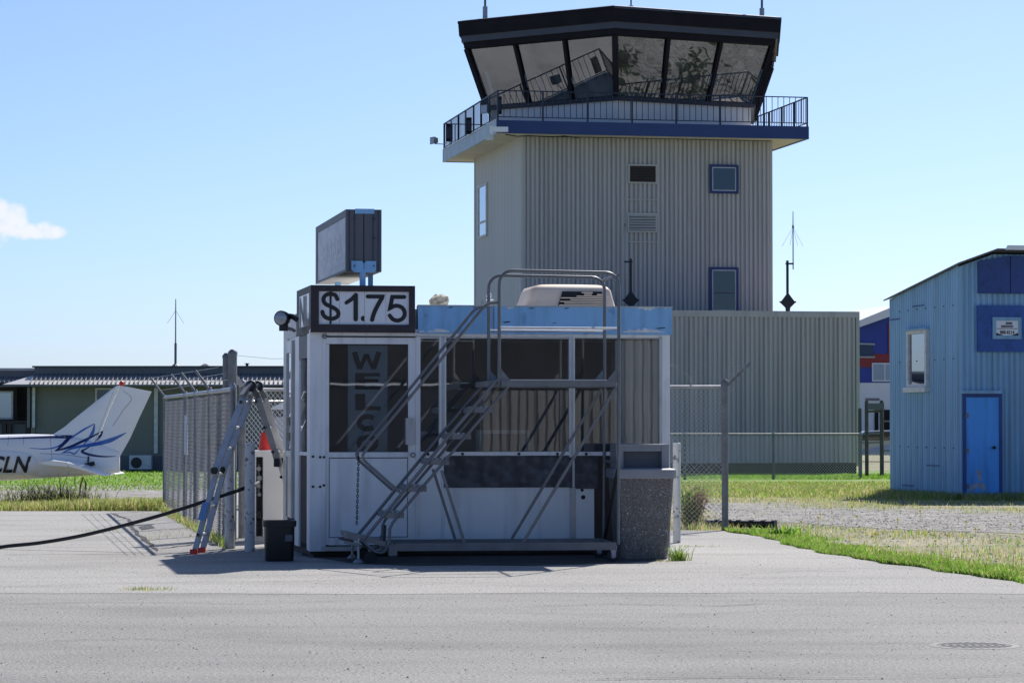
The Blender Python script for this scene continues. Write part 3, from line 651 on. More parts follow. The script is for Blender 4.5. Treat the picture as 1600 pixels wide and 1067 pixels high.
core = MB(); core.add([(.04, .05, 0), (FWD - .04, .05, 0), (FWD - .04, vfar - .05, 0), (.04, vfar - .05, 0), (.04, .05, zn - .08), (UF, .05, zr(UF) - .08), (FWD - .04, .05, zr(UF) - .08), (.04, vfar - .05, zfar - .08), (UF, vfar - .05, zr(UF) - .6), (FWD - .04, vfar - .05, zr(UF) - .6)],
    [(0, 1, 6, 5, 4), (1, 2, 9, 6), (2, 3, 7, 8, 9), (3, 0, 4, 7)]); core.build('core', m_dark, BL)
rf = MB(); e = .10
def roofpt(u, v): 
    t = (v + .0) / vfar; z = zr(max(0, min(FWD, u))); return (u, v, z + (-(zn - zfar) * t) + .02 - (SLOPE * .12 if u < 0 else 0))
A = [roofpt(-.12, -.28), roofpt(UF, -.28), roofpt(FWD + .1, -.28)]; Bk = [roofpt(-.12, vfar + .1), roofpt(UF, vfar + .1), roofpt(FWD + .1, vfar + .1)]
up = lambda p, d=.03: (p[0], p[1], p[2] + d)
rf.add(A + Bk + [up(p) for p in A + Bk], [(0, 1, 4, 3), (1, 2, 5, 4), (6, 9, 10, 7), (7, 10, 11, 8), (0, 6, 7, 1), (1, 7, 8, 2), (3, 4, 10, 9), (4, 5, 11, 10), (0, 3, 9, 6), (2, 8, 11, 5)])
roof_o = rf.build('roof', m_slate, BL)
u0 = BF.u(1563); z0 = BF.uz(1563, 392)[1] - BZ
MB().py([(u0, z0 - .0), (FWD + .1, z0 - .0), (FWD + .1, z0 + .10), (u0 + .05, z0 + .09)], -.36, -.30).build('ridge_flashing', m_plane, roof_o)
def bz(py, px): return BF.uz(px, py)[1] - BZ
# plywood boards on the gable
for (x0, x1) in ((1527, 1577), (1578.2, 1640)):
    u0, u1 = BF.u(x0), BF.u(x1); zb = bz(459, 1560)
    MB().py([(u0, zb), (u1, zb), (u1, zr(u1) - .05), (u0, zr(u0) - .05)], -.075, -.032).build('upper_board', m_hnavy, BL)
u0, u1 = BF.u(1525.5), BF.u(1660); B(u0, u1, -.085, -.032, bz(550, 1560), bz(477.5, 1560)).build('sign_board', m_hply, BL)
u0, u1 = BF.u(1501), BF.u(1562); zz = bz(613.5, 1530); B(u0, u1, -.13, -.03, zz - .02, zz + .045).build('drip_cap', m_hblue, BL)
u0, u1 = BF.u(1508), BF.u(1559); B(u0 - .07, u0, -.06, -.03, 0, zz - .022).box(u1, u1 + .07, -.06, -.03, 0, zz - .022).box(u0, u1, -.06, -.03, zz - .09, zz - .022).build('door_frame', m_hnavy, BL)
dr = B(u0, u1, -.052, -.031, .03, zz - .092).build('door', m_hdoor, BL)
uk, zk = BF.u(1550), bz(699, 1550); MB().lathe([(.018, .0), (.018, -.04), (.034, -.045), (.034, -.075), (.012, -.085)], 10, (uk, -.052, zk), 'y').build('knob', m_black, dr, 40)
for z_ in (.25, .95, 1.65): B(u0 - .012, u0 + .05, -.060, -.0525, z_, z_ + .10).build('hinge', m_galv_d, dr)
B(u0 - .05, u1 + .05, -.10, -.03, .0, .028).build('threshold', m_galv_d, BL)
for pts in ([(1525, 733), (1531, 734), (1531, 750), (1527, 751), (1524, 742)], [(1517, 756), (1529, 753), (1537, 756), (1537, 766), (1532, 766), (1526, 760), (1515, 768), (1512, 764)]):
    MB().py([(BF.u(x), bz(y, x)) for x, y in pts[::-1]], -.0545, -.0525).build('scuff', m_scuff, dr)
# flank window
v0, _ = BF.vz(1454, 560); v1, _ = BF.vz(1421.5, 560); zt = BF.vz(1440, 516)[1] - BZ; zb = BF.vz(1440, 605)[1] - BZ
w = MB().box(-.10, -.02, v0, v0 + .10, zb, zt).box(-.08, -.02, v1 - .10, v1, zb, zt).box(-.08, -.02, v0 + .10, v1 - .10, zt - .07, zt).box(-.08, -.02, v0 + .10, v1 - .10, zb, zb + .07).build('window', m_frame, BL)
B(-.035, -.028, v0 + .10, v1 - .10, zb + .07, zt - .07).build('pane', m_glass_h, w); B(-.15, -.02, v0 - .04, v1 + .04, zb - .10, zb - .002).build('sill', m_frame, w); B(-.14, -.02, v0 - .04, v1 + .04, zt + .002, zt + .03).build('head_flashing', m_hblue, w)
# screw rows and little repair straps on the flank
for zz_, vr in ((bz(476, 1499), .55), (bz(560, 1499), .62), (bz(700, 1499), .62)):
    for i in range(7):
        vv = .25 + i * (vfar - .4) / 7; B(-.045, -.030, vv - .015, vv + .015, zz_ - .4 * 0 - .012, zz_ + .012).build('screw', m_black, BL)
for (xa, xb, py) in ((1393, 1408, 499), (1428, 1446, 478), (1412, 1430, 758), (1450, 1470, 727)):
    va = BF.vz(xb, py)[0]; vb, zq = BF.vz((xa + xb) / 2, py); vb2 = BF.vz(xa, py)[0]; B(-.04, -.029, va, vb2, zq - BZ - .012, zq - BZ + .012).build('patch_edge', m_hnavy, BL)
# the framed notice on the board
pc = BF.uz(1570.5, 513); sg = thing('notice_sign', 'small framed white notice with phone number on the blue board', 'sign', BF.w(pc[0], -.09, pc[1]), BF.yaw)
kx = (BF.u(1593) - BF.u(1548)) / 2; kz = (BF.uz(1570, 496)[1] - BF.uz(1570, 530)[1]) / 2
f = .12 * kx / .3
MB().box(-kx, kx, -.03, 0, kz - .07, kz).box(-kx, kx, -.03, 0, -kz, -kz + .07).box(-kx, -kx + .07, -.03, 0, -kz + .07, kz - .07).box(kx - .07, kx, -.03, 0, -kz + .07, kz - .07).build('frame', m_hblue, sg)
pl = B(-kx + .07, kx - .07, -.018, -.003, -kz + .07, kz - .07).build('plate', m_plate, sg)
def lettering(txt, size, mat, par, cx, cz, y, width=None, bold=.0, sx=1.0, name='lettering', shear=0.0):
    me, bb = text_mesh(txt, size, mat, bold, shear, sx); w = bb[1] - bb[0]; k = width / w if width else 1.0
    for v in me.vertices: v.co = Vector((cx + (v.co.x - (bb[0] + bb[1]) / 2) * k, y, cz + (v.co.z - (bb[2] + bb[3]) / 2)))
    return put(name, me, par)
lettering('888-8214', .095, m_ink, pl, .0, -kz + .135, -.020, kx * 1.0, .003)
lettering('for rent or storage', .045, m_faded2, pl, 0, -kz + .215, -.020, kx * 1.5, .001) if False else None
B(-kx + .085, kx - .085, -.0205, -.0185, -kz + .200, -kz + .214).build('rule', m_faded2, pl)
B(-kx * .42, kx * .42, -.0205, -.0185, .01, .06).build('print_block', m_faded2, pl); B(-kx * .1, kx * .36, -.0205, -.0185, .075, .12).build('print_block', m_slate, pl)
for s in (-1, 1): MB().py([(s * (kx - .071), -kz + .071), (s * (kx - .071), -kz + .125), (s * kx * .25, -kz + .071)][::s], -.0215, -.0185).build('corner_mark', m_ink, pl)

# ================================================================== FAR BLUE AND RED BUILDING
CF = Fr(*(lambda p: (p.x, p.y))(P(1335, 600, 170)), 11.0)
C0 = thing('far_hangar', 'blue and red hangar with white roof behind the gate', 'building', (CF.o.x, CF.o.y, -.5), CF.yaw)
cz = lambda py, px=1365: CF.uz(px, py)[1] + .5
uu = lambda px: CF.u(px)
zw, zr1 = cz(598), cz(573); ul, ur = uu(1318), uu(1480); um = (ul + ur) / 2 + .0
B(ul, ur, 0, 8, 0, zw).build('lower_wall', m_farwhite, C0)
B(ul, ur, -.02, 8, zw + .002, cz(574)).build('lower_band', m_farblue, C0)
B(ul, ur, -.04, 8, cz(574) + .002, cz(553)).build('red_band', m_farred, C0)
ze = cz(519, 1330); zp = ze + (um - ul) * .34
MB().py([(ul, cz(553) + .002), (ur, cz(553) + .002), (ur, ze), (um, zp), (ul, ze)], 0, 8).build('gable_wall', m_farblue, C0)
MB().add([(ul - .4, -.5, ze - .14), (um, -.5, zp + .0), (um, 8, zp + .0), (ul - .4, 8, ze - .14), (ul - .4, -.5, ze + .2), (um, -.5, zp + .55), (um, 8, zp + .55), (ul - .4, 8, ze + .2), (ur + .4, -.5, ze - .14), (ur + .4, 8, ze - .14), (ur + .4, -.5, ze + .2), (ur + .4, 8, ze + .2)],
    [(0, 1, 5, 4), (4, 5, 6, 7), (0, 4, 7, 3), (1, 8, 10, 5), (5, 10, 11, 6), (8, 9, 11, 10)]).build('roof', m_farwhite, C0)
B(uu(1387.5), uu(1389.5) + 1.5, -.08, -.03, cz(553) + .01, cz(505)).build('red_trim', m_farred, C0)
g = B(uu(1362), uu(1402), -.10, -.05, cz(596), cz(567)).build('window', m_farwhite, C0)
for (a, b) in ((1364, 1381), (1383, 1401)): B(uu(a), uu(b), -.115, -.101, cz(594), cz(569)).build('pane', mk('pale far glass', (.30, .38, .48), .15, 0, .05, 1), g)
MB().bar((uu(1335), -.12, cz(537)), (uu(1366), -.12, cz(538)), .08, .10).bar((uu(1335), -.12, cz(558)), (uu(1366), -.12, cz(558)), .08, .10).build('lamp_arm', m_galv, C0)
B(uu(1342), uu(1364), -.07, -.05, cz(556), cz(539)).build('dark_panel', mk('teal panel', (.03, .06, .13), .6), C0)
B(uu(1352), uu(1374), -.05, -.02, cz(626), cz(622)).build('wall_lettering', m_faded2, C0)
for (a, b) in ((1366, 1372), (1376, 1392)): B(uu(a), uu(b), -.06, -.03, 0.6, cz(640)).build('doorway', m_hangardk, C0)

# ================================================================== LEFT BUILDING
LF = Fr(*(lambda p: (p.x, p.y))(P(53, 600, 105)), 0.0); LZ = -.42
LB = thing('office_building', 'long low dark green office with ribbed grey metal awning roof', 'building', (LF.o.x, LF.o.y, LZ), 0)
lz = lambda py, px=200, v=0: LF.uz(px, py, v)[1] - LZ
ux = lambda px, v=0: LF.u(px, v)
uR = ux(640); zeave = lz(603); zpar0 = lz(586); zpar1 = lz(571.5)
sid = MB(); nb = 22; hh = zeave / nb
for i in range(nb): sid.add([(0, 0, i * hh), (uR, 0, i * hh), (uR, .03, (i + 1) * hh), (0, .03, (i + 1) * hh), (uR, .0, (i + 1) * hh), (0, .0, (i + 1) * hh)], [(0, 1, 2, 3), (3, 2, 4, 5)])
sid.build('siding', m_green, LB); B(0, uR, .04, 9, 0, zeave).build('core', m_dark, LB)
B(-.10, .06, -.04, .06, 0, zeave).build('corner_board', m_green, LB)
B(0, uR, -.03, .01, 0, lz(712)).build('plinth', m_slate, LB)
# awning roof: one sloped sheet with standing ribs
v_e = -.9
def awn(x0, x1, ze, zt_, ve, vt, hipl):
    mb = MB(); mb.add([(x0 - (1.0 if hipl else 0), ve, ze), (x1, ve, ze), (x1, vt, zt_), (x0, vt, zt_)], [(0, 1, 2, 3)])
    return mb
awn(0, uR, zeave + .05, zpar0, v_e, .1, True).build('awning', m_roofrib, LB)
MB().add([(-1.0, v_e, zeave + .05), (0, .1, zpar0), (-.98, 4, zeave + .06)], [(0, 1, 2)]).build('awning_hip', m_roofrib, LB)
n = int(uR / .165); ribs = MB()
for i in range(n):
    x = i * uR / n
    for s in (1,): ribs.add([(x, v_e - .01, zeave + .06), (x + .035, v_e - .01, zeave + .06), (x + .035, .09, zpar0 + .02), (x, .09, zpar0 + .02), (x, v_e - .01, zeave + .12), (x + .035, v_e - .01, zeave + .12), (x + .035, .09, zpar0 + .07), (x, .09, zpar0 + .07)], [(4, 5, 6, 7), (0, 1, 5, 4), (1, 2, 6, 5), (3, 0, 4, 7)])
m_rib2 = mk('grey rib', (.21, .21, .215), .55, .1, .05, 1)
tag(ribs.build('roof_ribs', m_rib2, LB), kind='stuff')
B(-1.0, uR, v_e - .02, v_e + .04, zeave - .03, zeave + .045).build('gutter', m_slate, LB); B(-1.0, uR, v_e + .042, -.04, zeave - .02, zeave + .01).build('soffit', m_dark, LB)
B(0, uR, .12, 8.5, zpar0 - .1, zpar1 - .06).build('parapet', m_slate, LB); B(-.08, uR, .04, 8.6, zpar1 - .058, zpar1).build('parapet_capping', m_cabgrey, LB)
# left wing, set back
zw_ = lz(605, 20, 1.5); x0 = ux(-180, 1.5)
B(x0, -.9, 1.5, 9, 0, zw_).build('wing_wall', m_dark, LB); B(x0, -.85, .7, 9, zw_ + .001, lz(597, 20, 1.0)).build('wing_fascia', m_dark, LB)
awn(x0, -.15, lz(604, 20, .6), lz(591, 20, 1.5), .6, 1.5, False).build('wing_awning', m_roofrib, LB)
rb = MB()
for i in range(36):
    x = -.3 - i * .165; za, zb_ = lz(604, 20, .6), lz(591, 20, 1.5)
    rb.add([(x, .6, za), (x + .035, .6, za), (x + .035, 1.5, zb_), (x, 1.5, zb_), (x, .6, za + .06), (x + .035, .6, za + .06), (x + .035, 1.5, zb_ + .06), (x, 1.5, zb_ + .06)], [(4, 5, 6, 7), (0, 1, 5, 4), (1, 2, 6, 5), (3, 0, 4, 7)])
tag(rb.build('wing_roof_ribs', m_rib2, LB), kind='stuff')
B(x0, -.05, 1.55, 8, lz(591, 20, 1.5), lz(579, 20, 1.5)).build('wing_parapet', m_slate, LB); B(x0, -.10, 1.50, 8.1, lz(579, 20, 1.5) + .001, lz(575, 20, 1.5)).build('wing_capping', m_roofrib, LB)
def lwin(x0, x1, y0, y1, v, glass, fm):
    u0, u1 = ux(x0, v), ux(x1, v); a, b = lz(y1, x0, v), lz(y0, x0, v); f = .07
    g = MB().box(u0, u1, v - .08, v - .02, b - f, b).box(u0, u1, v - .08, v - .02, a, a + f).box(u0, u0 + f, v - .08, v - .02, a + f, b - f).box(u1 - f, u1, v - .08, v - .02, a + f, b - f).build('window', fm, LB)
    B(u0 + f, u1 - f, v - .05, v - .04, a + f, b - f).build('pane', glass, g); return g
lwin(-60, 21, 611, 655, 1.5, m_glass_h, m_frame); lwin(149, 178, 606, 640, 0, m_glass_d, m_frame)
B(ux(-60, .3), ux(43, .3), .28, .34, lz(661, 20, .3), lz(657, 20, .3)).build('porch_rail', m_black, LB)
for px in (6, 14, 43): B(ux(px, .3) - .08, ux(px, .3) + .08, .35, .50, 0, lz(661, 20, .3)).build('porch_post', m_black, LB)
B(ux(-60, .4), ux(42, .4), .55, .6, lz(678, 20, .4) - .5, lz(662, 20, .4)).build('porch_screen', m_slate, LB)
for px in (46, 54): B(ux(px) - .05, ux(px) + .05, -.2, -.11, lz(668), zeave - .06).build('downpipe', m_frame if px == 54 else m_galv_d, LB)
B(ux(244.5) - .07, ux(244.5) + .07, -.16, -.04, lz(708), zeave - .06).build('downpipe', m_frame, LB)
# outdoor unit of an air conditioner
p = LF.w(ux(225), -1.0, gz(*LF.w(ux(225), -1.0)[:2])); t = thing('condenser_unit', 'pale air conditioner condenser on the lawn against the green wall', 'air conditioner', p)
k = 105 / FPX; B(-17 * k, 17 * k, 0, .38, .06, 24 * k).build('case', m_cabwhite, t); MB().lathe([(8.5 * k, -.012), (8.5 * k, -.002)], 20, (-6 * k, 0, 12.5 * k), 'y').build('fan_grille', m_black, t)
for i in range(3): MB().lathe([((3 + 2.5 * i) * k + .02, -.02), ((3 + 2.5 * i) * k + .02, -.013)], 20, (-6 * k, 0, 12.5 * k), 'y').build('grille_ring', m_dark, t) if False else None
B(7 * k, 15 * k, -.012, -.002, 4 * k, 20 * k).build('side_panel', m_frame, t)
for s in (-13, 13): B(s * k - .05, s * k + .05, .02, .36, -.02, .06).build('foot', m_black, t)
# roof antenna and vents
p = LF.w(ux(264), 2.0, zpar1 + LZ); t = thing('office_antenna', 'tall thin antenna mast on the green office roof', 'antenna', p)
k = 107 / FPX; MB().tube([(0, 0, 0), (0, 0, 37 * k)], 1.9 * k, 8).build('mast', m_galv_d, t, 40); MB().tube([(0, 0, 37 * k), (0, 0, 88 * k), (0, 0, 106 * k)], [1.2 * k, 1.0 * k, .7 * k], 6).build('whip', m_galv, t, 40)
for s in (-1, 1): MB().tube([(0, 0, 88 * k), (s * 13 * k, 0, 68 * k)], .008, 4).build('radial_wire', m_galv, t)
MB().lathe([(.2, 0), (.05, .12)], 8).build('flashing', m_galv_d, t)
for (px, w, h, m, lab, kind) in ((309, 11, 6, m_slate, 'small grey pyramid vent on the green office roof', 0), (342, 9, 4, m_plane, 'white dome vent on the green office roof', 1), (376, 2.2, 7, m_black, 'black vent pipe on the green office roof', 2)):
    p = LF.w(ux(px), 2.5, zpar1 + LZ - .02); t = thing('roof_vent', lab, 'roof vent', p); k = 107.5 / FPX
    if kind == 0: MB().loft([[(-w * k, -w * k, 0), (w * k, -w * k, 0), (w * k, w * k, 0), (-w * k, w * k, 0)], [(-.05, -.05, h * k), (.05, -.05, h * k), (.05, .05, h * k), (-.05, .05, h * k)]]).build('hood', m, t)
    elif kind == 1: MB().lathe([(w * k, 0), (w * .9 * k, h * .5 * k), (w * .5 * k, h * .9 * k), (.02, h * k)], 14).build('hood', m, t, 60)
    else: MB().lathe([(w * k, 0), (w * k, h * k)], 8).build('pipe', m, t, 40); MB().lathe([(w * 1.9 * k, h * .82 * k), (w * 1.9 * k, h * .95 * k)], 8).build('cap', m, t) if kind == 2 else None
    if kind == 0: B(-w * .8 * k, w * .8 * k, -w * .8 * k, w * .8 * k, -.1, -.001).build('curb', m_galv_d, t)

# ================================================================== behind the photographer: what the glass mirrors
HF = Fr(12.0, -46.0, 21.0)
HG = thing('mirrored_hangar', 'tan hangar across the apron, seen only as a reflection in the kiosk glass', 'hangar', (HF.o.x, HF.o.y, 0), HF.yaw)
for i in range(44):
    u = -10 + i * 1.0
    if 7.5 < u < 19.5: continue
    o = put('cladding_panel', bpy.data.meshes.get('hangar_panel') or panel_mesh('hangar_panel', m_hangar, 1.0, 7.0, 3, .08), HG); o.location = (u + 1.0, 0, 0); o.rotation_euler = (0, 0, math.pi)
B(-10, 34, -14, -.1, 0, 6.9).build('core', m_hangardk, HG); B(-10.3, 34.3, -14.3, .2, 7.0, 7.4).build('roof', m_slate, HG)
B(8.0, 19.9, -.04, .0, 2.80, 2.87).build('door_track', m_cabwhite, HG); B(8.0, 19.9, -.06, -.05, 3.0, 7.0).build('door_head', m_hangardk, HG)
for i in range(5):
    o = put('door_leaf', bpy.data.meshes.get('door_leaf_panel') or panel_mesh('door_leaf_panel', m_hangar, 1.0, 2.6, 3, .08), HG); o.location = (14.7 + i * 1.02 + 1.0, -.02, 0); o.rotation_euler = (0, 0, math.pi)

# ================================================================== THE FUEL KIOSK
KF = Fr(-316 / FPX * 29.2, 29.2, 10.5)
K0 = at(KF, 'fuel_kiosk', 'small white aluminium fuel kiosk with blue fascia and wide windows', 'kiosk')
ku = lambda px, v=0: KF.u(px, v)
kz = lambda py, px=750, v=0: KF.uz(px, py, v)[1]
KW = ku(1047); KD = 2.66; ZB = .075; ZH = kz(522); ZT = kz(479)
def kr(name, x0, x1, y0, y1, mat, v0, v1, par=None):
    xm = (x0 + x1) / 2
    return B(ku(x0), ku(x1), v0, v1, kz(y1, xm), kz(y0, xm)).build(name, mat, par or K0)
B(.02, KW - .02, .06, KD - .02, .03, ZB + .05).build('floor', m_brown, K0)
B(.05, KW - .05, .10, KD - .1, 0.0, .029).build('skid', m_black, K0)
B(.05, KW - .05, KD - .06, KD, ZB + .051, ZH).build('rear_wall', m_room, K0)
B(KW - .06, KW - .005, .12, KD - .061, ZB, ZH).build('right_wall', m_panel, K0)
# front posts and rails
kr('corner_post', 484, 503, 523.5, 861, m_white, 0, .09)
kr('door_post', 503.2, 509, 526, 861, m_white, -.004, .07)
kr('header', 484, 1047, 517, 525.8, m_white, -.006, .085)
kr('drip_strip', 484, 1050, 515.5, 518.5, m_alu_pale, -.04, -.0062)
kr('door_post', 649.5, 656.8, 526, 855, m_white, -.004, .07)
kr('mullion', 686.5, 697, 526, 714, m_white, -.012, .07); kr('mullion_rib', 689.3, 694.2, 526.5, 714, m_alu_pale, -.022, -.0122)
kr('mullion', 889.5, 898, 526, 714, m_white, -.012, .07); kr('mullion_rib', 891.8, 895.6, 526.5, 714, m_alu_pale, -.022, -.0122)
kr('end_post', 1030, 1034.5, 526, 715, m_alu_pale, -.010, .07); kr('end_post', 1034.7, 1047, 523.5, 856, m_white, 0, .12)
for (x0, x1) in ((657, 686.3), (697.2, 889.3), (898.2, 1029.8)):
    kr('sill', x0, x1, 705.5, 711.5, m_white, -.028, .07)
    w = kr('window', x0, x1, 526, 529, m_alu_pale, .001, .05)
    xm = (x0 + x1) / 2; B(ku(x0) + .003, ku(x1) - .003, .022, .030, kz(705, xm), kz(527.5, xm)).build('pane', m_glass, w)
for px in (668, 722, 810, 870, 915): 
    p = KF.uz(px, 709); MB().lathe([(.016, -.006), (.016, 0)], 8, (p[0], -.029, p[1]), 'y').build('screw', m_black, K0)
for (px, py) in ((489, 713), (500, 714), (506, 714), (489, 760), (500, 760), (506, 758)):
    p = KF.uz(px, py); MB().lathe([(.014, -.006), (.014, 0)], 8, (p[0], -.0045, p[1]), 'y').build('screw', m_black, K0)
# the front door
DR = kr('door', 509.3, 649.3, 527.5, 537.5, m_white, .004, .055)
kr('stile', 509.3, 514.2, 537.7, 851, m_white, .004, .055, DR); kr('stile', 637.8, 649.3, 537.7, 851, m_white, .004, .055, DR)
kr('rail', 514.4, 637.6, 706.3, 714.5, m_white, .004, .055, DR); kr('rail', 514.4, 637.6, 839.5, 851, m_white, .004, .055, DR)
kr('gasket', 514.4, 637.6, 714.6, 839.4, m_ink, .030, .040, DR); kr('lower_panel', 515.6, 636.6, 716, 838.3, m_panel, .018, .0295, DR)
kr('glass', 514.6, 637.4, 537.9, 706.1, m_glass, .028, .036, DR)
kr('pull_handle', 633.5, 645.3, 653, 694.5, m_alu_pale, -.035, .003, DR)
kr('glass_gasket', 514.3, 637.7, 537.6, 539, m_ink, .014, .0275, DR); kr('glass_gasket', 514.2, 515.4, 539.2, 706, m_ink, .014, .0275, DR); kr('glass_gasket', 636.8, 637.8, 539.2, 706, m_ink, .014, .0275, DR)
for (px, py) in ((644.5, 710.5), (506.5, 525.5)):
    p = KF.uz(px, py); MB().tube([(p[0] + .022 * math.cos(t), -.03, p[1] + .022 * math.sin(t)) for t in [i * math.pi / 5 for i in range(11)]], .006, 6, False).build('ring', m_steel, K0)
kr('threshold', 503.2, 656.6, 853, 860, m_alu_pale, -.02, .06)
# lower panels right of the door
kr('lower_panel', 657, 690.5, 712, 855, m_panel, .012, .04)
kr('cover_strip', 690.7, 693.2, 714, 852, m_white, -.006, .011)
kr('plywood_strip', 694, 893.5, 712.5, 761, m_ply, -.004, .03); kr('plywood_strip', 898, 934, 712.5, 763, m_ply, -.003, .03)
kr('lower_panel', 694, 890.5, 761.5, 854, m_panel, .012, .04); kr('cover_strip', 890.8, 899.5, 762, 852, m_alu_pale, -.004, .011); kr('cover_strip', 894, 897.6, 712.5, 761.5, m_alu_pale, -.012, .011)
kr('lower_panel', 899.8, 928.5, 763.5, 852, m_panel, .010, .04); kr('brown_panel', 929, 1034, 712.5, 852, m_brown, .014, .04)
for (px, py, r) in ((909.8, 765.5, .017), (911.5, 776.5, .023)):
    p = KF.uz(px, py); MB().lathe([(r, -.004), (r, 0)], 12, (p[0], .0095, p[1]), 'y').build('cable_hole', m_ink, K0)
# left flank
B(0.0, .07, .092, .26, ZB, ZH).build('corner_post', m_white, K0)
sd = B(.0, .05, 1.05, 1.45, ZB, ZH).build('side_panel', m_white, K0)
B(.0, .05, .262, 1.048, ZH - .25, ZH - .012).build('opening_head', m_slate, K0)
B(.01, .05, .262, 1.048, kz(712), kz(706)).build('opening_sill', m_white, K0); B(.02, .045, .262, 1.048, ZB, kz(713)).build('opening_panel', m_brown, K0)
B(.012, .020, .50, 1.046, kz(704), ZH - .26).build('sliding_pane', m_glass, K0)
sd = B(-.03, .03, 1.52, 1.62, .36, ZH - .03).build('side_door', m_alu_pale, K0)
for (a, b, c, d, m, nm) in ((2.08, 2.2, .36, ZH - .03, m_alu_pale, 'stile'), (1.622, 2.078, ZH - .16, ZH - .03, m_white, 'rail'), (1.622, 2.078, kz(716), kz(706), m_white, 'rail')): B(-.03, .03, a, b, c, d).build(nm, m, sd)
B(-.012, -.004, 1.622, 2.078, kz(706) + .001, ZH - .161).build('pane', m_glass_h, sd); B(-.016, -.004, 1.622, 2.078, .36, kz(716) - .001).build('lower_panel', m_alu, sd)
for dz_ in (0, .17): B(-.034, -.013, 1.66, 1.95, kz(690) + dz_, kz(690) + dz_ + .09).build('sticker', m_ink, sd)
B(0, .06, 2.22, KD, ZB, ZH).build('rear_post', m_alu_pale, K0); B(0.01, .05, 1.46, 2.21, ZH - .028, ZH - .001).build('side_header', m_white, K0)
# roof and fascia
B(.02, KW - .02, .06, KD - .02, ZH + .002, ZT - .03).build('roof', m_flake, K0)
B(ku(652), KW + .01, -.05, .058, ZH + .001, ZT).build('fascia', m_fascia, K0)
B(KW - .018, KW + .01, .06, KD, ZH + .001, ZT).build('fascia', m_fascia, K0); B(0, .018, 1.36, KD, ZH + .001, ZT - .04).build('fascia', m_frame, K0)
B(ku(652), KW + .02, -.062, .02, ZT + .001, ZT + .012).build('roof_edge', m_alu_pale, K0)
def flake(pts):
    MB().py([KF.uz(x, y, -.05) for x, y in pts[::-1]], -.0535, -.0505).build('bare_patch', m_flake, K0)
def ragged(x0, x1, ya, yb, n, up):
    L = [];
    for i in range(n + 1):
        t = i / n; L.append((x0 + (x1 - x0) * t, (ya + (yb - ya) * random.uniform(.3, 1) * math.sin(math.pi * min(1, max(.06, t))) ** .5) if up else (yb - (yb - ya) * random.uniform(.3, 1) * math.sin(math.pi * min(1, max(.06, t))) ** .5)))
    base = ya if up else yb
    return L + [(x1, base), (x0, base)][0:2] if up else [(x0, base)] + L + [(x1, base)]
random.seed(21)
for a in ((791, 804, 479.6, 484.5, 6, True), (996, 1026, 479.6, 488, 11, True), (1037, 1044, 480, 483, 4, True)):
    q = ragged(*a); flake(q)
for a in ((974, 1040, 511.5, 519.5, 14, False), (668, 704, 513, 519, 9, False), (655, 664, 515, 519, 4, False)):
    q = ragged(*a); flake(q[::-1])
for (x, y, w, h) in ((791, 503.5, 7, 2), (704, 480.6, 4, 1.4), (742, 480.5, 3, 1.2), (830, 482, 5, 1.4), (885, 482, 4, 1.5), (1032, 513, 9, 1.6), (866, 505, 3, 1)):
    flake_ = MB().py([KF.uz(a, b, -.05) for a, b in ((x - w, y), (x - w * .2, y + h * .6), (x + w, y - h * .3), (x + w * .6, y - h * .9), (x, y - h * .6))], -.0535, -.0505); flake_.build('chip', m_soot, K0)
B(ku(770) - .004, ku(770) + .004, -.0515, -.0503, ZH + .01, ZT - .005).build('fascia_joint', m_slate, K0)
# inside: counter, shelf and chair back seen dimly through the glass
B(.9, KW - .5, .55, 1.1, .95, 1.0).build('counter', m_brown, K0); B(.9, KW - .5, .60, .64, ZB + .06, .949).build('counter_front', m_room, K0)
B(ku(760), ku(845), .60, .66, 1.0, 1.32).build('monitor', m_frame, K0); B(ku(770), ku(838), .59, .599, 1.06, 1.28).build('monitor_screen', m_slate, K0)
for i in range(9):
    u = ku(964) + i * (ku(1029) - ku(964)) / 9; o = B(-.042, .042, -.003, .003, 0, kz(530) - kz(704)).build('blind_slat', m_cream, K0); o.location = (u + .04, .11, kz(704)); o.rotation_euler = (0, 0, R(24))

# WELCOME banner behind the door glass
bx = (ku(545) + ku(607)) / 2; bn = thing('welcome_banner', 'tall grey teal welcome banner hanging behind the kiosk door glass', 'banner', KF.w(bx, .075, 0), KF.yaw)
bw = (ku(607) - ku(545)) / 2; B(-bw, bw, 0, .004, kz(706) - .35, kz(539)).build('cloth', m_banner, bn); MB().bar((-bw - .03, 0, kz(538.5)), (bw + .03, 0, kz(538.5)), .02, .02).build('rod', m_black, bn)
lx = lambda zx: ku(500 + zx / 5.335) - bx; lzz = lambda zy: kz(520 + zy / 5.335, 575)
st = .055; y0, y1 = -.004, -.001
MB().stroke([(lx(292), lzz(158)), (lx(338), lzz(300))], st, y0, y1, 0).stroke([(lx(338), lzz(300)), (lx(395), lzz(178))], st * .8, y0 - .0015, y1 - .001, 0).stroke([(lx(395), lzz(178)), (lx(452), lzz(300))], st * .8, y0, y1, 0).stroke([(lx(452), lzz(300)), (lx(498), lzz(158))], st, y0 - .0015, y1 - .001, 0).build('letter', m_ink, bn)
MB().box(lx(300), lx(378), y0, y1, lzz(470), lzz(333)).box(lx(378), lx(505), y0, y1, lzz(362), lzz(333)).box(lx(378), lx(495), y0, y1, lzz(415), lzz(385)).box(lx(378), lx(512), y0, y1, lzz(470), lzz(442)).build('letter', m_ink, bn)
MB().box(lx(302), lx(384), y0, y1, lzz(645), lzz(508)).box(lx(384), lx(512), y0, y1, lzz(645), lzz(612)).build('letter', m_ink, bn)
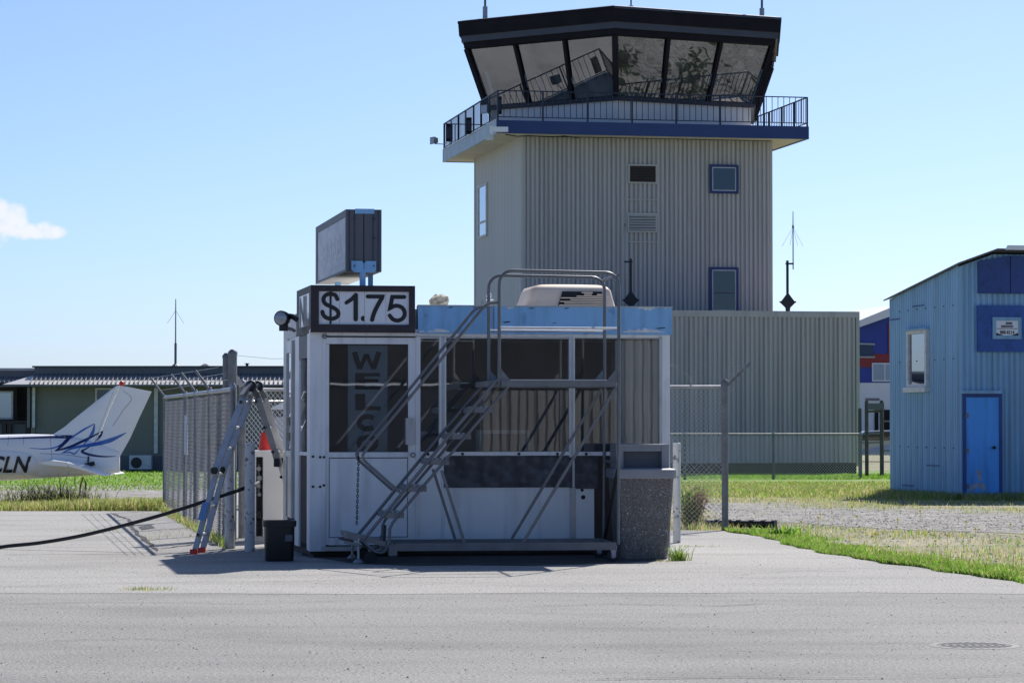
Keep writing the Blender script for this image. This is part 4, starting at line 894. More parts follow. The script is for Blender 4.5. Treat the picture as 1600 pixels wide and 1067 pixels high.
def ell(cx, cz_, rx, rz, a0, a1, n=22): return [(lx(cx + rx * math.cos(R(a0 + (a1 - a0) * i / n))), lzz(cz_ - rz * math.sin(R(a0 + (a1 - a0) * i / n)))) for i in range(n + 1)]
MB().stroke(ell(405, 748, 72, 52, 48, 312), st * .95, y0, y1, 0).build('letter', m_ink, bn)
MB().stroke(ell(405, 920, 72, 50, 0, 360), st * .95, y0, y1, 0).build('letter', m_ink, bn)

# price sign box on the corner
PV = -.07
PS = at(KF, 'price_sign', 'black framed price sign reading $1.75 on the kiosk corner', 'sign')
p_u0, p_u1 = ku(485.5, PV), ku(648.5, PV); pz0, pz1 = KF.uz(560, 519.5, PV)[1], KF.uz(560, 446, PV)[1]; pu = lambda px: ku(px, PV); pz = lambda py: KF.uz(560, py, PV)[1]
PD = 1.31; uL = p_u0 - .0
B(uL + .02, p_u1 - .02, PV + .05, PD - .02, pz0 + .001, pz1 - .03).build('case', m_soot, PS)
fa, fb, fc, fd = pu(498), pu(639.5), pz(507), pz(455.5)
MB().box(uL, p_u1, PV, PV + .048, fd, pz1).box(uL, p_u1, PV, PV + .048, pz0, fc).box(uL, fa, PV, PV + .048, fc, fd).box(fb, p_u1, PV, PV + .048, fc, fd).build('front_frame', m_soot, PS)
MB().box(uL, uL + .018, PV + .049, PD, pz1 - .07, pz1).box(uL, uL + .018, PV + .049, PD, pz0, pz0 + .08).box(uL, uL + .018, PV + .049, .10, pz0 + .08, pz1 - .07).box(uL, uL + .018, PD - .14, PD, pz0 + .08, pz1 - .07).build('side_frame', m_soot, PS)
B(p_u1 - .018, p_u1, PV + .05, PD, pz0, pz1).build('right_side', m_soot, PS); B(uL + .001, p_u1 - .001, PV + .001, PD, pz1 - .029, pz1 - .001).build('lid', m_soot, PS)
plates = ((498, 569.6), (570, 603.2), (603.6, 639.5)) if False else ((498.2, 530.5), (530.9, 569.6), (570.0, 603.2), (603.6, 639.3))
pls = [B(pu(a), pu(b), PV + .028, PV + .034, fc, fd).build('digit_plate', m_plate, PS) for a, b in plates]
s8 = lambda zx, zy: (pu(460 + zx / 8), pz(440 + zy / 8)); SW = (pu(466.3) - pu(460)); ya, yb = PV + .022, PV + .0275
S = [(538, 220), (515, 175), (470, 158), (420, 160), (375, 190), (365, 240), (395, 285), (450, 310), (510, 340), (548, 380), (545, 430), (500, 460), (450, 465), (395, 450), (362, 415), (352, 380)]
def smooth(pts, n=4):
    out = []
    for i in range(len(pts) - 1):
        p0, p1, p2, p3 = (pts[max(i - 1, 0)], pts[i], pts[i + 1], pts[min(i + 2, len(pts) - 1)])
        for k in range(n):
            t = k / n; out.append(tuple(.5 * (2 * p1[j] + (p2[j] - p0[j]) * t + (2 * p0[j] - 5 * p1[j] + 4 * p2[j] - p3[j]) * t * t + (3 * p1[j] - p0[j] - 3 * p2[j] + p3[j]) * t ** 3) for j in (0, 1)))
    return out + [pts[-1]]
MB().stroke([s8(*p) for p in smooth(S)], SW, ya, yb).stroke([s8(453, 125), s8(453, 530)], SW * .52, ya - .002, ya - .0005, 0).build('dollar_mark', m_ink, pls[0])
MB().stroke([s8(652, 264), s8(715, 222), s8(768, 165)], SW * .95, ya, yb).stroke([s8(768, 168), s8(768, 470)], SW * 1.12, ya - .002, ya - .0005).build('digit', m_ink, pls[1])
MB().py([s8(*p) for p in ([(876, 428)] + [(862 - 30 * math.sin(R(a)), 460 - 33 * math.cos(R(a))) for a in range(0, 181, 20)] + [(876, 492)])], ya, yb).build('decimal_point', m_ink, pls[1])
MB().stroke([s8(*p) for p in [(918, 184), (1000, 184), (1102, 184)] + smooth([(1098, 200), (1060, 265), (1015, 350), (985, 430), (974, 475)])], [SW] * 3 + [SW * 1.05] * 20, ya, yb).build('digit', m_ink, pls[2])
MB().stroke([s8(*p) for p in [(1376, 187), (1300, 187), (1226, 187), (1212, 260), (1198, 328)] + smooth([(1212, 322), (1245, 303), (1290, 298), (1345, 318), (1378, 365), (1378, 420), (1345, 465), (1290, 482), (1240, 470), (1208, 440), (1194, 420)])], SW, ya, yb).build('digit', m_ink, pls[3])
sp = B(uL + .007, uL + .013, .102, PD - .142, pz0 + .081, pz1 - .071).build('side_plate', m_plate, PS)
me, bb = text_mesh('NL', .36, m_faded2, .012, 0, 1.5)
for v in me.vertices: v.co = Vector((uL + .004, 1.08 - (v.co.x - bb[0]) / (bb[1] - bb[0]) * .9, pz0 + .085 + (v.co.z - bb[2]) / (bb[3] - bb[2]) * (pz1 - pz0 - .17)))
put('side_lettering', me, sp)

# long sign box above the roof
RV0 = .10; ru0, ru1 = ku(540, RV0), ku(596, RV0); rz1 = KF.uz(568, 327.5, RV0)[1]; rz0 = KF.uz(568, 424.5, RV0)[1]; RL = 2.78
RS = at(KF, 'roof_sign', 'long bleached AERO FUEL sign box on blue posts above the kiosk', 'sign')
rm = (ru0 + ru1) / 2
for (a, b, nm) in ((ru0 + .001, rm - .006, 'end_panel'), (rm + .006, ru1 - .001, 'end_panel')): B(a, b, RV0, RV0 + .02, rz0, rz1).build(nm, m_slate, RS)
B(rm - .0058, rm + .0058, RV0 + .008, RV0 + .02, rz0, rz1).build('end_gap', m_ink, RS)
for u_ in (ru0 + .035, ru0 + .09, ru1 - .09, ru1 - .035): B(u_ - .006, u_ + .006, RV0 - .008, RV0 - .0005, rz0 + .002, rz1 - .002).build('end_rib', m_cabgrey, RS)
B(ru0 + .02, ru1 - .02, RV0 + .022, RV0 + RL - .02, rz0 + .02, rz1 - .02).build('core', m_slate, RS)
for (u_, s) in ((ru0, 1), (ru1, -1)):
    a, b = (u_, u_ + s * .018)
    MB().box(a, b, RV0 + .021, RV0 + RL, rz1 - .075, rz1).box(a, b, RV0 + .021, RV0 + RL, rz0, rz0 + .025).box(a, b, RV0 + .021, RV0 + .06, rz0 + .025, rz1 - .075).box(a, b, RV0 + RL - .17, RV0 + RL, rz0 + .025, rz1 - .075).build('frame', m_slate, RS)
    f_ = B(u_ + s * .006, u_ + s * .014, RV0 + .061, RV0 + RL - .171, rz0 + .026, rz1 - .076).build('face', m_signface, RS)
    if s == 1:
        me, bb = text_mesh('AERO FUEL', .3, m_faded, .008, 0, 1)
        for v in me.vertices: v.co = Vector((ru0 + .004, RV0 + RL - .45 - (v.co.x - bb[0]) / (bb[1] - bb[0]) * 1.95, rz0 + .17 + (v.co.z - bb[2]) / (bb[3] - bb[2]) * .25))
        put('lettering', me, f_)
        B(ru0 + .003, ru0 + .0055, RV0 + .08, RV0 + RL - .19, rz0 + .10, rz0 + .106).build('rule', m_faded, f_)
B(ru0 + .02, ru1 - .02, RV0 + .02, RV0 + RL, rz1 - .019, rz1 - .001).build('top_cover', m_slate, RS); B(ru0 + .001, ru1 - .001, RV0 + .02, RV0 + RL, rz0 - .001, rz0 + .019).build('bottom_cover', m_soffit, RS)
kk = (ru1 - ru0) / 56
MB().py([(ru0 + 8.5 * kk, rz0 + .11), (ru0 + 8.5 * kk, rz0 + .02), (ru0 + 13 * kk, rz0 - .01), (ru0 + 45 * kk, rz0 - .01), (ru0 + 47 * kk, rz0 + .02), (ru0 + 47 * kk, rz0 + .11), (ru0 + 31.5 * kk, rz0 + .11), (ru0 + 28.5 * kk, rz0 + .085), (ru0 + 28.5 * kk, rz0 + .02), (ru0 + 27.5 * kk, rz0 + .02), (ru0 + 27.5 * kk, rz0 + .085), (ru0 + 25 * kk, rz0 + .11)], RV0 - .025, RV0 - .0085).build('bracket', m_fascia, RS)
B(ru0 + 14 * kk, ru0 + 44 * kk, RV0 - .02, RV0 - .0085, rz1 - .045, rz1 + .006).build('top_bracket', m_fascia, RS)
MB().box(ru0 + 22 * kk, ru0 + 30.5 * kk, RV0 - .03, RV0 + .03, ZT - .02, rz0 - .0015).build('post', m_fascia, RS)
MB().box(ru0 + 44 * kk, ru0 + 51 * kk, RV0 + .42, RV0 + .48, ZT - .02, rz0 - .0015).build('post', m_fascia, RS); MB().box(rm - .03, rm + .03, 2.3, 2.36, ZT - .03, rz0 - .0015).build('post', m_fascia, RS)
for (u_, z_) in ((ru0 + 13 * kk, rz1 - .1), (ru0 + 44 * kk, rz1 - .1), (ru0 + 13 * kk, rz1 - .30), (ru0 + 44 * kk, rz1 - .30), (ru0 + 13 * kk, rz0 + .06), (ru0 + 43 * kk, rz0 + .06)):
    MB().lathe([(.008, -.035), (.008, -.02)], 6, (u_, RV0, z_), 'y').build('bolt', m_ink, RS)

# round floodlight on the kiosk flank
p = KF.w(-.20, .95, kz(497) + .02); FL = thing('corner_floodlight', 'round black floodlight on the kiosk left corner below the price sign', 'floodlight', p, KF.yaw + R(-30)); FL.scale = (.84, .84, .84)
MB().lathe([(.045, .16), (.085, .10), (.098, .02), (.098, -.015), (.085, -.02)], 20, (0, 0, 0), 'y').build('housing', m_black, FL, 40); MB().lathe([(.083, -.024), (.05, -.036), (.01, -.04)], 20, (0, 0, 0), 'y').build('lens', m_lens, FL, 60)
MB().box(-.05, .05, .04, .10, -.16, -.07).build('bracket', m_black, FL); MB().tube([(.02, .08, -.12), (.10, .10, -.14), (.17, .02, -.16)], .022, 8).build('arm', m_galv_d, FL); MB().tube([(.06, .10, .03), (.13, .06, .02), (.2, .04, -.02)], .035, 8).build('ballast', m_black, FL, 40)

# rooftop air conditioner
ac_v = .75; az0 = ZT - .03; k = 30.2 / FPX
AC = thing('roof_air_conditioner', 'sun yellowed rooftop air conditioner with broken grille on the kiosk', 'air conditioner', KF.w(ku(893, ac_v), ac_v, az0), KF.yaw)
zt_ = 47 * k
def acring(sx0, sx1, y0, y1, z, n=4):
    r = .06; pts = []
    for (cx, cy, a) in ((sx1 - r, y0 + r, -90), (sx1 - r, y1 - r, 0), (sx0 + r, y1 - r, 90), (sx0 + r, y0 + r, 180)):
        for i in range(n + 1): pts.append((cx + r * math.cos(R(a + 90 * i / n)), cy + r * math.sin(R(a + 90 * i / n)), z))
    return pts
prof = [(-76, 78, -.02, .80, 0), (-73, 74, 0, .78, 6 * k), (-66, 70, .03, .75, 22 * k), (-62, 67, .05, .73, 36 * k), (-58, 62, .08, .70, 42 * k), (-45, 50, .16, .62, 45.5 * k), (-25, 30, .25, .5, 46.5 * k)]
AC_shell = MB().loft([acring(a * k, b * k, c, d, e) for a, b, c, d, e in prof]).build('shell', m_ac, AC, 40)
ga, gb, gzb, gzt = -20 * k, 57 * k, 11 * k, 34 * k; yv = lambda z: .028 * (z / (22 * k)) - .012
MB().add([(ga - 6 * k * .3, yv(gzb) - .01, gzb), (gb, yv(gzb) - .01, gzb), (gb - 7 * k, yv(gzt) - .006, gzt), (ga + 6 * k, yv(gzt) - .006, gzt)], [(0, 1, 2, 3)]).build('grille_recess', m_hangardk, AC)
rows = [(0, 0, 1), (1, .10, 1), (2, 0, 1), (3, .22, 1), (4, 0, .98), (5, .36, 1), (6, .54, .72), (6, .85, 1), (7, .48, .75)]
for (i, a, b) in rows:
    z = gzb + (gzt - gzb) * (i + .4) / 8; x0 = ga + 6 * k * (i / 8); x1 = gb - 7 * k * (i / 8)
    MB().bar((x0 + (x1 - x0) * a, yv(z) - .018, z), (x0 + (x1 - x0) * b, yv(z) - .018, z), .018, 1.5 * k).build('slat', m_ac, AC)
p = KF.w(ku(687, .6), .6, ZT - .03); t = thing('foam_vent', 'lumpy yellowed foam covered vent stub on the kiosk roof', 'vent', p); k = 30 / FPX
rings = []
for i in range(7):
    z = i / 6 * 26 * k; rr = [(.085, .08), (.085, .08), (.08, .08), (.10, .09), (.105, .1), (.095, .1), (.05, .04)][i][0]
    rings.append([((rr * random.uniform(.85, 1.2)) * math.cos(2 * math.pi * j / 10), rr * random.uniform(.85, 1.2) * math.sin(2 * math.pi * j / 10), z + random.uniform(-.012, .012)) for j in range(10)])
MB().loft(rings).build('foam', m_foam, t); B(-.10, .10, -.1, .1, -.01, .012).build('base_plate', m_galv_d, t)
p = KF.w(ku(764, .35), .35, ZT - .03); t = thing('roof_fitting', 'small chrome pipe fitting on the kiosk roof behind the stair rail', 'fitting', p)
MB().tube([(-.07, 0, 0), (-.07, 0, .11)], .008, 6).tube([(.045, 0, 0), (.045, 0, .13)], .008, 6).build('stem', m_galv_d, t); MB().tube([(-.03, 0, .12), (.05, 0, .12)], .012, 6).build('cross_pipe', m_alu, t); MB().lathe([(.006, 0), (.024, .012), (.03, .03), (.022, .052), (.004, .058)], 10, (.0, 0, .13)).build('ball', m_alu, t, 60)

# ================================================================== ROLLING STAIRS
SF = Fr((575 - 800) / FPX * 28.0, 28.0, 7.0); SWD = .93
ST = at(SF, 'rolling_stairs', 'grey steel rolling platform stairs with guard rails in front of the kiosk', 'rolling stairs')
def s2(px, py): return SF.uz(px, py, 0)
def sp_(px, py, v): u, z = s2(px, py); return (u, v, z)
TR = .0168
def side_path(pts, v): return [sp_(x, y, v) for x, y in pts]
corner = lambda cx, cy, r, a0, a1: [(cx + r * math.cos(R(a)), cy - r * math.sin(R(a))) for a in [a0 + (a1 - a0) * i / 6 for i in range(7)]]
for v in (0, SWD):
    MB().tube(side_path([(780, 600), (780, 450)] + corner(801, 444, 21, 180, 90)[1:] + corner(946, 447, 21, 90, 0) + [(967, 600), (966, 850)], v), TR * 1.0, 8).build('guard_frame', m_steel, ST, 50)
    MB().tube(side_path([(780, 512), (964, 513.5)], v), .0125, 8).build('mid_rail', m_alu, ST, 50)
    MB().tube(side_path([(778, 472.5), (766, 474), (758, 478), (752, 484), (660, 597), (572, 703), (566.5, 711), (568, 718), (574, 724), (625, 769)], v), TR * .9, 8).build('handrail', m_steel, ST, 50)
    MB().tube(side_path([(776, 594), (700, 683), (612, 790), (566, 845)], v), TR, 8).build('stringer', m_steel, ST, 50)
    MB().tube(side_path([(800, 597), (700, 714), (631, 795), (613, 817), (609, 826), (608, 850)], v), TR * .9, 8).build('lower_stringer', m_steel, ST, 50)
    u0, z1 = s2(617, 848.5); u1 = s2(962, 846)[0]; B(u0, u1, v - .035, v + .035, s2(700, 860)[1], z1).build('base_beam', m_steel, ST)
    MB().bar(sp_(690, 735, v), sp_(726, 848, v), .028, .028).build('brace', m_steel, ST); MB().bar(sp_(962, 606, v), sp_(817, 848, v), .028, .028).build('diagonal_brace', m_steel, ST)
    for (cx, sg_) in ((780, 1), (966, -1)):
        MB().py([s2(cx, 597), s2(cx + sg_ * 20, 597), s2(cx + sg_ * 2, 575)][::sg_], v - .004, v + .004).build('gusset', m_steel, ST)
    # casters and the rocking front feet
    u, _ = s2(958, 870)
    c = MB().lathe([(.028, -.02), (.062, -.018), (.065, 0), (.062, .018), (.028, .02)], 18, (u, v, .066), 'y').build('caster', m_rubber, ST, 40)
    MB().lathe([(.03, -.026), (.03, .026)], 12, (u, v, .066), 'y').build('hub', m_galv_d, c, 40)
    MB().py([(u - .035, .155), (u + .035, .155), (u + .016, .05), (u - .016, .05)], v - .034, v - .028).py([(u - .035, .155), (u + .035, .155), (u + .016, .05), (u - .016, .05)], v + .028, v + .034).box(u - .035, u + .035, v - .034, v + .034, .155, .165).build('fork', m_galv, c)
    u, _ = s2(579, 870); c = MB().lathe([(.028, -.02), (.058, -.018), (.06, 0), (.058, .018), (.028, .02)], 18, (u, v + .05, .062), 'y').build('caster', m_rubber, ST, 40)
    MB().box(u - .02, u + .02, v + .02, v + .08, .12, .17).build('fork', m_galv_d, c)
    u, _ = s2(560, 870); MB().tube([(u, v, .02), (u, v, .25)], .013, 8).build('foot_stem', m_galv, ST, 50); MB().lathe([(.05, 0), (.055, .012), (.04, .03), (.015, .05)], 14, (u, v, .002)).build('foot_pad', m_galv, ST, 40)
    MB().tube([sp_(566, 842, v), sp_(572, 850, v), sp_(587, 862, v), sp_(595, 863.5, v), sp_(602, 861, v), sp_(606, 853, v), sp_(607, 842, v)], .015, 8).build('bent_foot_tube', m_steel, ST, 50)
    MB().bar(sp_(538, 846, v), sp_(562, 852, v), .03, .03).build('front_bracket', m_steel, ST)
    B(s2(607, 850)[0], s2(620, 850)[0], v - .04, v + .04, s2(607, 868)[1], s2(607, 851)[1]).build('hinge_block', m_steel, ST)
def rail_x(line, y):
    (x0, y0), (x1, y1) = line; return x0 + (x1 - x0) * (y - y0) / (y1 - y0)
lB, lC = ((776, 594), (566, 845)), ((800, 597), (613, 817))
for y in (636, 677.5, 717.5, 759.5, 801):
    u0, z = s2(rail_x(lB, y) - 2, y); u1, _ = s2(rail_x(lC, y) + 5, y)
    tr = B(u0, u1, .02, SWD - .02, z - .012, z).build('tread', m_steel, ST)
    MB().box(u0, u0 + .012, .02, SWD - .02, z - .055, z - .0125).box(u1 - .012, u1, .02, SWD - .02, z - .055, z - .0125).box(u0 + .012, u1 - .012, .0, .018, z - .055, z).build('tread_lip', m_steel, tr)
    n = 5
    for i in range(3): B(u0 + .03 + i * .05, u0 + .045 + i * .05, .06, SWD - .06, z + .0005, z + .009).build('grip_strip', m_alu, tr)
u0, z = s2(541, 833); u1, _ = s2(603, 846); zb_ = s2(603, 846)[1]
MB().add([(u0, 0, z), (u1, 0, zb_), (u1, SWD, zb_), (u0, SWD, z), (u0, 0, z - .05), (u1, 0, zb_ - .05), (u1, SWD, zb_ - .05), (u0, SWD, z - .05)], [(0, 1, 2, 3), (7, 6, 5, 4), (0, 4, 5, 1), (1, 5, 6, 2), (2, 6, 7, 3), (3, 7, 4, 0)]).build('bottom_tread', m_steel, ST)
MB().bar(sp_(601, 846, .03), sp_(602, 820, .03), .025, .025).build('brake_lever', m_rubber, ST)
# platform
u0, z = s2(783, 593.5); u1, _ = s2(963, 593.5); zl = s2(870, 604.5)[1]
pf = B(u0, u1, .03, SWD - .03, z - .03, z - .006).build('platform', m_steel, ST)
for v in (0, SWD): B(u0, u1, v - .018, v + .018, zl, z - .004).build('edge_beam', m_steel, pf)
for u in (u0 + .02, (u0 + u1) / 2, u1 - .02): B(u - .02, u + .02, .018, SWD - .018, zl + .002, z - .031).build('cross_beam', m_steel, pf)
n = 38
for v in (.012,):
    tm = MB()
    for i in range(n):
        a = u0 + (u1 - u0) * i / n; tm.box(a, a + (u1 - u0) / n * .55, .0, SWD, z - .0055, z + .006)
    tag(tm.build('grating_teeth', m_alu, pf), kind='stuff')
ul, zl2 = s2(749, 597); B(ul + .06, u0 - .002, .02, SWD - .02, zl2 - .045, zl2 + .012).build('top_tread', m_steel, ST)
# cross members
for (px, py) in ((966, 722), (963, 850), (620, 854), (966, 430)):
    u, z = s2(px, py); MB().tube([(u, 0, z), (u, SWD, z)], .016, 8).build('cross_bar', m_steel, ST, 50)
u, z = s2(966, 735); u2, z2 = s2(966, 845); MB().bar((u, .05, z), (u2, SWD - .05, z2), .03, .03).build('rear_diagonal', m_rubber, ST)
u, z = s2(570, 713); ch = MB(); u2, z2 = s2(567, 826); nl = 26
for i in range(nl):
    t = i / nl; zc = z + (z2 - z) * t; uc = u + (u2 - u) * t; r1, r2 = .010, .020
    pts = [(uc + (r1 * math.cos(a) if i % 2 else 0), SWD - .02 + (0 if i % 2 else r1 * math.cos(a)), zc + r2 * math.sin(a)) for a in [j * math.pi / 4 for j in range(9)]]
    ch.tube(pts, .004, 4, False)
ch.build('chain', m_black, ST)

# ================================================================== LITTER BIN, BUCKET
p = G(1008, 874); NF = Fr(p.x, p.y, 6.0); k = p.y / FPX
NB = thing('litter_bin', 'exposed aggregate concrete litter bin with grey plastic top', 'litter bin', p, NF.yaw)
wT, wB = 45 * k, 38 * k; zT = 126 * k; dT = .62
def sq(w, y0, y1, z, r=.03): return [(-w + r, y0, z), (w - r, y0, z), (w, y0 + r, z), (w, y1 - r, z), (w - r, y1, z), (-w + r, y1, z), (-w, y1 - r, z), (-w, y0 + r, z)]
MB().loft([sq(wB - .02, .03, dT - .06, 0), sq(wB, .02, dT - .05, .10), sq(wT, -.03, dT, zT)]).build('body', m_agg, NB)
MB().loft([sq(wT + .02, -.05, dT + .02, zT + .001), sq(wT + .025, -.055, dT + .025, zT + 4 * k), sq(wT + .022, -.05, dT + .02, zT + 14 * k), sq(wT - .01, -.02, dT - .01, zT + 16 * k)]).build('rim', m_binpl, NB, 40)
zh0, zh1 = zT + 16 * k + .001, zT + 50 * k; yh = .16
for s in (-1, 1): B(s * (wT - .02), s * (wT - .02 - .075), yh, dT - .02, zh0, zh1 - .001).build('hood_side', m_binpl, NB)
B(-wT + .096, wT - .096, yh + .10, dT - .02, zh0, zh1 - .03).build('hood_flap', m_slate, NB); B(-wT + .02, wT - .02, yh - .01, dT - .01, zh1, zh1 + .022).build('hood_top', m_binpl, NB); B(-wT + .096, wT - .096, yh + .01, yh + .099, zh1 - .05, zh1 - .001).build('hood_lip', m_binpl, NB)
p = G(436, 876); k = p.y / FPX; BK = thing('black_bucket', 'square black plastic bucket on the asphalt at the kiosk corner', 'bucket', p, R(8))
def rsq(w, z, r=.05, n=3):
    q = []
    for (cx, cy, a) in ((w - r, -w + r, -90), (w - r, w - r, 0), (-w + r, w - r, 90), (-w + r, -w + r, 180)):
        for i in range(n + 1): q.append((cx + r * math.cos(R(a + 90 * i / n)), cy + r * math.sin(R(a + 90 * i / n)), z))
    return q
w = 22.8 * k; hB = 63 * k; wo_ = .0
MB().loft([rsq(w * .93, 0), rsq(w * .96, .02), rsq(w, hB - .06), rsq(w + .018, hB - .058), rsq(w + .02, hB), rsq(w - .012, hB), rsq(w * .9, .03)], True).build('body', m_black, BK, 30)
B(w * .35, w * .85, -w - .010, -w + .004, hB * .50, hB * .66).build('label_sticker', m_slate, BK)
MB().tube([(-w - .01, 0, hB - .03), (-w * .6, -w * .95, hB - .035), (w * .6, -w * 1.02, hB - .035), (w + .01, 0, hB - .03)], .006, 6).build('handle', m_galv_d, BK)

# ================================================================== PUMP, CONE, BOLLARDS
p = G(424, 858); p = P(424, 846, 33.0); p.z = 0; k = 33.0 / FPX
PU = thing('fuel_pump', 'cream fuel pump cabinet with open hose bay beside the kiosk', 'fuel pump', p, R(10.5))
hp = 143 * k; wl, wr = -26 * k, 26 * k
B(wl - .03, wr + .03, -.02, .62, 0, .07).build('base', m_alu_pale, PU)
MB().py([(wl + 13 * k, .071), (wr, .071), (wr, hp * .80), (wr - 7 * k, hp * .93), (wr - 14 * k, hp), (wl + 12 * k, hp), (wl + 13 * k, hp * .93)], 0, .6).build('cabinet', m_cream, PU)
B(wl, wl + 13 * k - .001, .12, .6, .071, hp * .93).build('hose_bay', m_dark, PU); B(wl, wl + 14 * k - .001, -.01, .6, hp * .93 + .001, hp - .002).build('bay_top', m_cream, PU); B(wl, wl + 2 * k, 0, .119, .071, hp * .93).build('bay_edge', m_frame, PU)
for (dx, dz, r) in ((7, .80, .03), (8, .70, .035), (6, .62, .03), (8, .52, .025), (9, .30, .06)): MB().lathe([(r, -.05), (r * .8, -.06)], 12, (wl + dx * k, .119, hp * dz), 'y').build('valve_dial', m_galv if r < .05 else m_black, PU)
MB().tube([(wl + 7 * k, .08, hp * .5), (wl + 7 * k, .08, hp * .85)], .012, 6).tube([(wl + 4 * k, .07, hp * .60), (wl + 11 * k, .07, hp * .60)], .012, 6).build('pipework', m_galv_d, PU)
B(wr - 20 * k, wr - 4 * k, -.008, -.001, .15, hp * .2).build('kick_plate', m_frame, PU)
p2 = Vector((P(415, 720, 33.3).x, 33.3, hp + .001)); CN = thing('traffic_cone', 'cut down red traffic cone standing on the cream fuel pump', 'traffic cone', p2); kc = 33.3 / FPX
MB().lathe([(11.2 * kc, 0), (11 * kc, .01), (7.2 * kc, 28 * kc), (6.6 * kc, 28 * kc), (10 * kc, .012)], 20).build('shell', m_red, CN, 40)
def bollard(px, pyb, pyt, w, D, label):
    p = P(px, pyb, D); p.z = gz(p.x, p.y); kb = D / FPX; h = (pyb - pyt) * kb; t = thing('bollard', label, 'bollard', p, 0, 'flaking white bollards round the fuel pump')
    r = w * kb / 2; MB().lathe([(r, 0), (r, h - .02), (r * .99, h - .019)], 20).build('pipe', m_flakewhite, t, 40); MB().lathe([(r * 1.03, h - .018), (r * 1.03, h - .006), (r * .9, h)], 20).build('cap', m_frame, t, 40); return t
bollard(390, 862, 692, 16, 30.6, 'flaking white pipe bollard nearest the fuel pump')
bollard(358.5, 860, 690, 15.5, 31.3, 'white pipe bollard partly hidden behind the aluminium ladder')
bollard(1057.5, 848, 692, 12, 32.8, 'flaking white bollard at the right kiosk corner behind the litter bin')

# ================================================================== FENCES
def chainlink(mb, p0, p1, z0, z1, pitch=.055, r=.0028, jit=.0):
    p0 = Vector(p0); p1 = Vector(p1); L = (p1 - p0).length; d = (p1 - p0) / L; n = int(L / pitch); m = int((z1 - z0) / pitch)
    nn = Vector((-d.y, d.x, 0))
    for i in range(n):
        for ph in (0,):
            pts = []
            for j in range(m + 1):
                x = (i + (i + j) % 2) * pitch
                q = p0 + d * x; bulge = .010 * math.sin(i * .23 + j * .11); pts.append(Vector((q.x, q.y, z0 + j * pitch)) + nn * (bulge + (.003 if (i + j) % 2 else -.003)))
            b = len(mb.v); 
            for q in pts:
                mb.v.append(tuple(q + d * r)); mb.v.append(tuple(q - d * r * .5 + nn * r)); mb.v.append(tuple(q - d * r * .5 - nn * r))
            for j in range(m):
                for k_ in range(3): mb.f.append((b + 3 * j + k_, b + 3 * j + (k_ + 1) % 3, b + 3 * j + 3 + (k_ + 1) % 3, b + 3 * j + 3 + k_))
def post(par, x, y, h, r=.03, mat=None, cap=True, zb=0.0):
    MB().tube([(x, y, zb), (x, y, h)], r, 10).build('post', mat or m_galv_d, par, 40)
    if cap: MB().lathe([(r * 1.15, 0), (r * 1.1, .03), (r * .5, .06)], 10, (x, y, h + .001)).build('post_cap', mat or m_galv, par, 40)
# long left fence running back from the pump
n0 = P(364, 700, 31.4); f0 = P(257.5, 700, 45.0); dirf = (f0 - n0).normalized()
FN = thing('chain_link_fence', 'long chain link fence with barbed wire arms running back left of the pump', 'fence', (n0.x, n0.y, 0), 0, 'chain link fences round the fuel pump')
loc = lambda p: Vector((p.x - n0.x, p.y - n0.y, 0))
e1 = loc(f0); mb = MB(); chainlink(mb, (0, 0, 0), e1, .03, 1.76, .05, .0021); tag(mb.build('mesh', mk('weathered wire', (.30, .31, .33), .6, 0, 0), FN), kind='stuff')
MB().tube([(0, 0, 1.77), (e1.x, e1.y, 1.80)], .026, 8).build('top_rail', m_galv, FN, 40); MB().tube([(0, 0, .05), (e1.x, e1.y, .05)], .008, 6).build('tension_wire', m_galv, FN)
tops = []
for px in (257.5, 290, 306, 328, 364):
    lo_, hi_ = 0.0, 1.0
    for _ in range(40):
        m_ = (lo_ + hi_) / 2; q = n0.lerp(f0, m_); x_ = 800 + FPX * q.x / q.y
        if x_ > px: lo_ = m_
        else: hi_ = m_
    q = loc(n0.lerp(f0, lo_)); post(FN, q.x, q.y, 1.78)
    D = (q.y + n0.y) / FPX; tip = Vector((q.x - 23 * D, q.y, 1.80 + 31 * D))
    if px < 360: MB().bar((q.x, q.y, 1.80), tip, .045, .03).build('barb_arm', m_galv_d, FN)
    tops.append((q, tip))
for t in (.35, .65, .97):
    MB().tube([q.lerp(tip, t) + Vector((0, 0, 1.80 * (1 - t))) if False else Vector((q.x + (tip.x - q.x) * t, q.y, 1.80 + (tip.z - 1.80) * t)) for q, tip in tops], .004, 4).build('barbed_wire', m_galv, FN)
# sign tag and rag hung on the mesh
q = loc(n0.lerp(f0, .62)); B(q.x + .02, q.x + .05, q.y - .3, q.y - .1, .95, 1.5).build('wire_tie_strip', m_paleblue, FN)
# return fence behind the ladder, facing the camera
n1 = P(378, 700, 34.2); n2 = P(470, 700, 34.8)
F2 = thing('chain_link_fence', 'short chain link fence between tall posts behind the aluminium ladder', 'fence', (n1.x, n1.y, 0), 0, 'chain link fences round the fuel pump')
d2 = Vector((n2.x - n1.x, n2.y - n1.y, 0)); mb = MB(); chainlink(mb, (0, 0, 0), d2, .03, 1.80, .034, .0032); tag(mb.build('mesh', m_wire, F2), kind='stuff')
MB().tube([(0, 0, 1.80), (d2.x, d2.y, 1.80)], .022, 8).build('top_rail', m_galv, F2, 40); MB().tube([(0, 0, 1.66), (d2.x, d2.y, 1.66)], .012, 6).build('upper_rail', m_galv, F2, 40)
post(F2, 0, 0, 1.86, .042); q = P(363.5, 600, 33.6); x_, y_ = q.x - n1.x, q.y - n1.y; post(F2, x_, y_, 2.21, .052, m_galv_d); post(F2, x_ - .085, y_ + .1, 2.17, .045, m_galv_d)
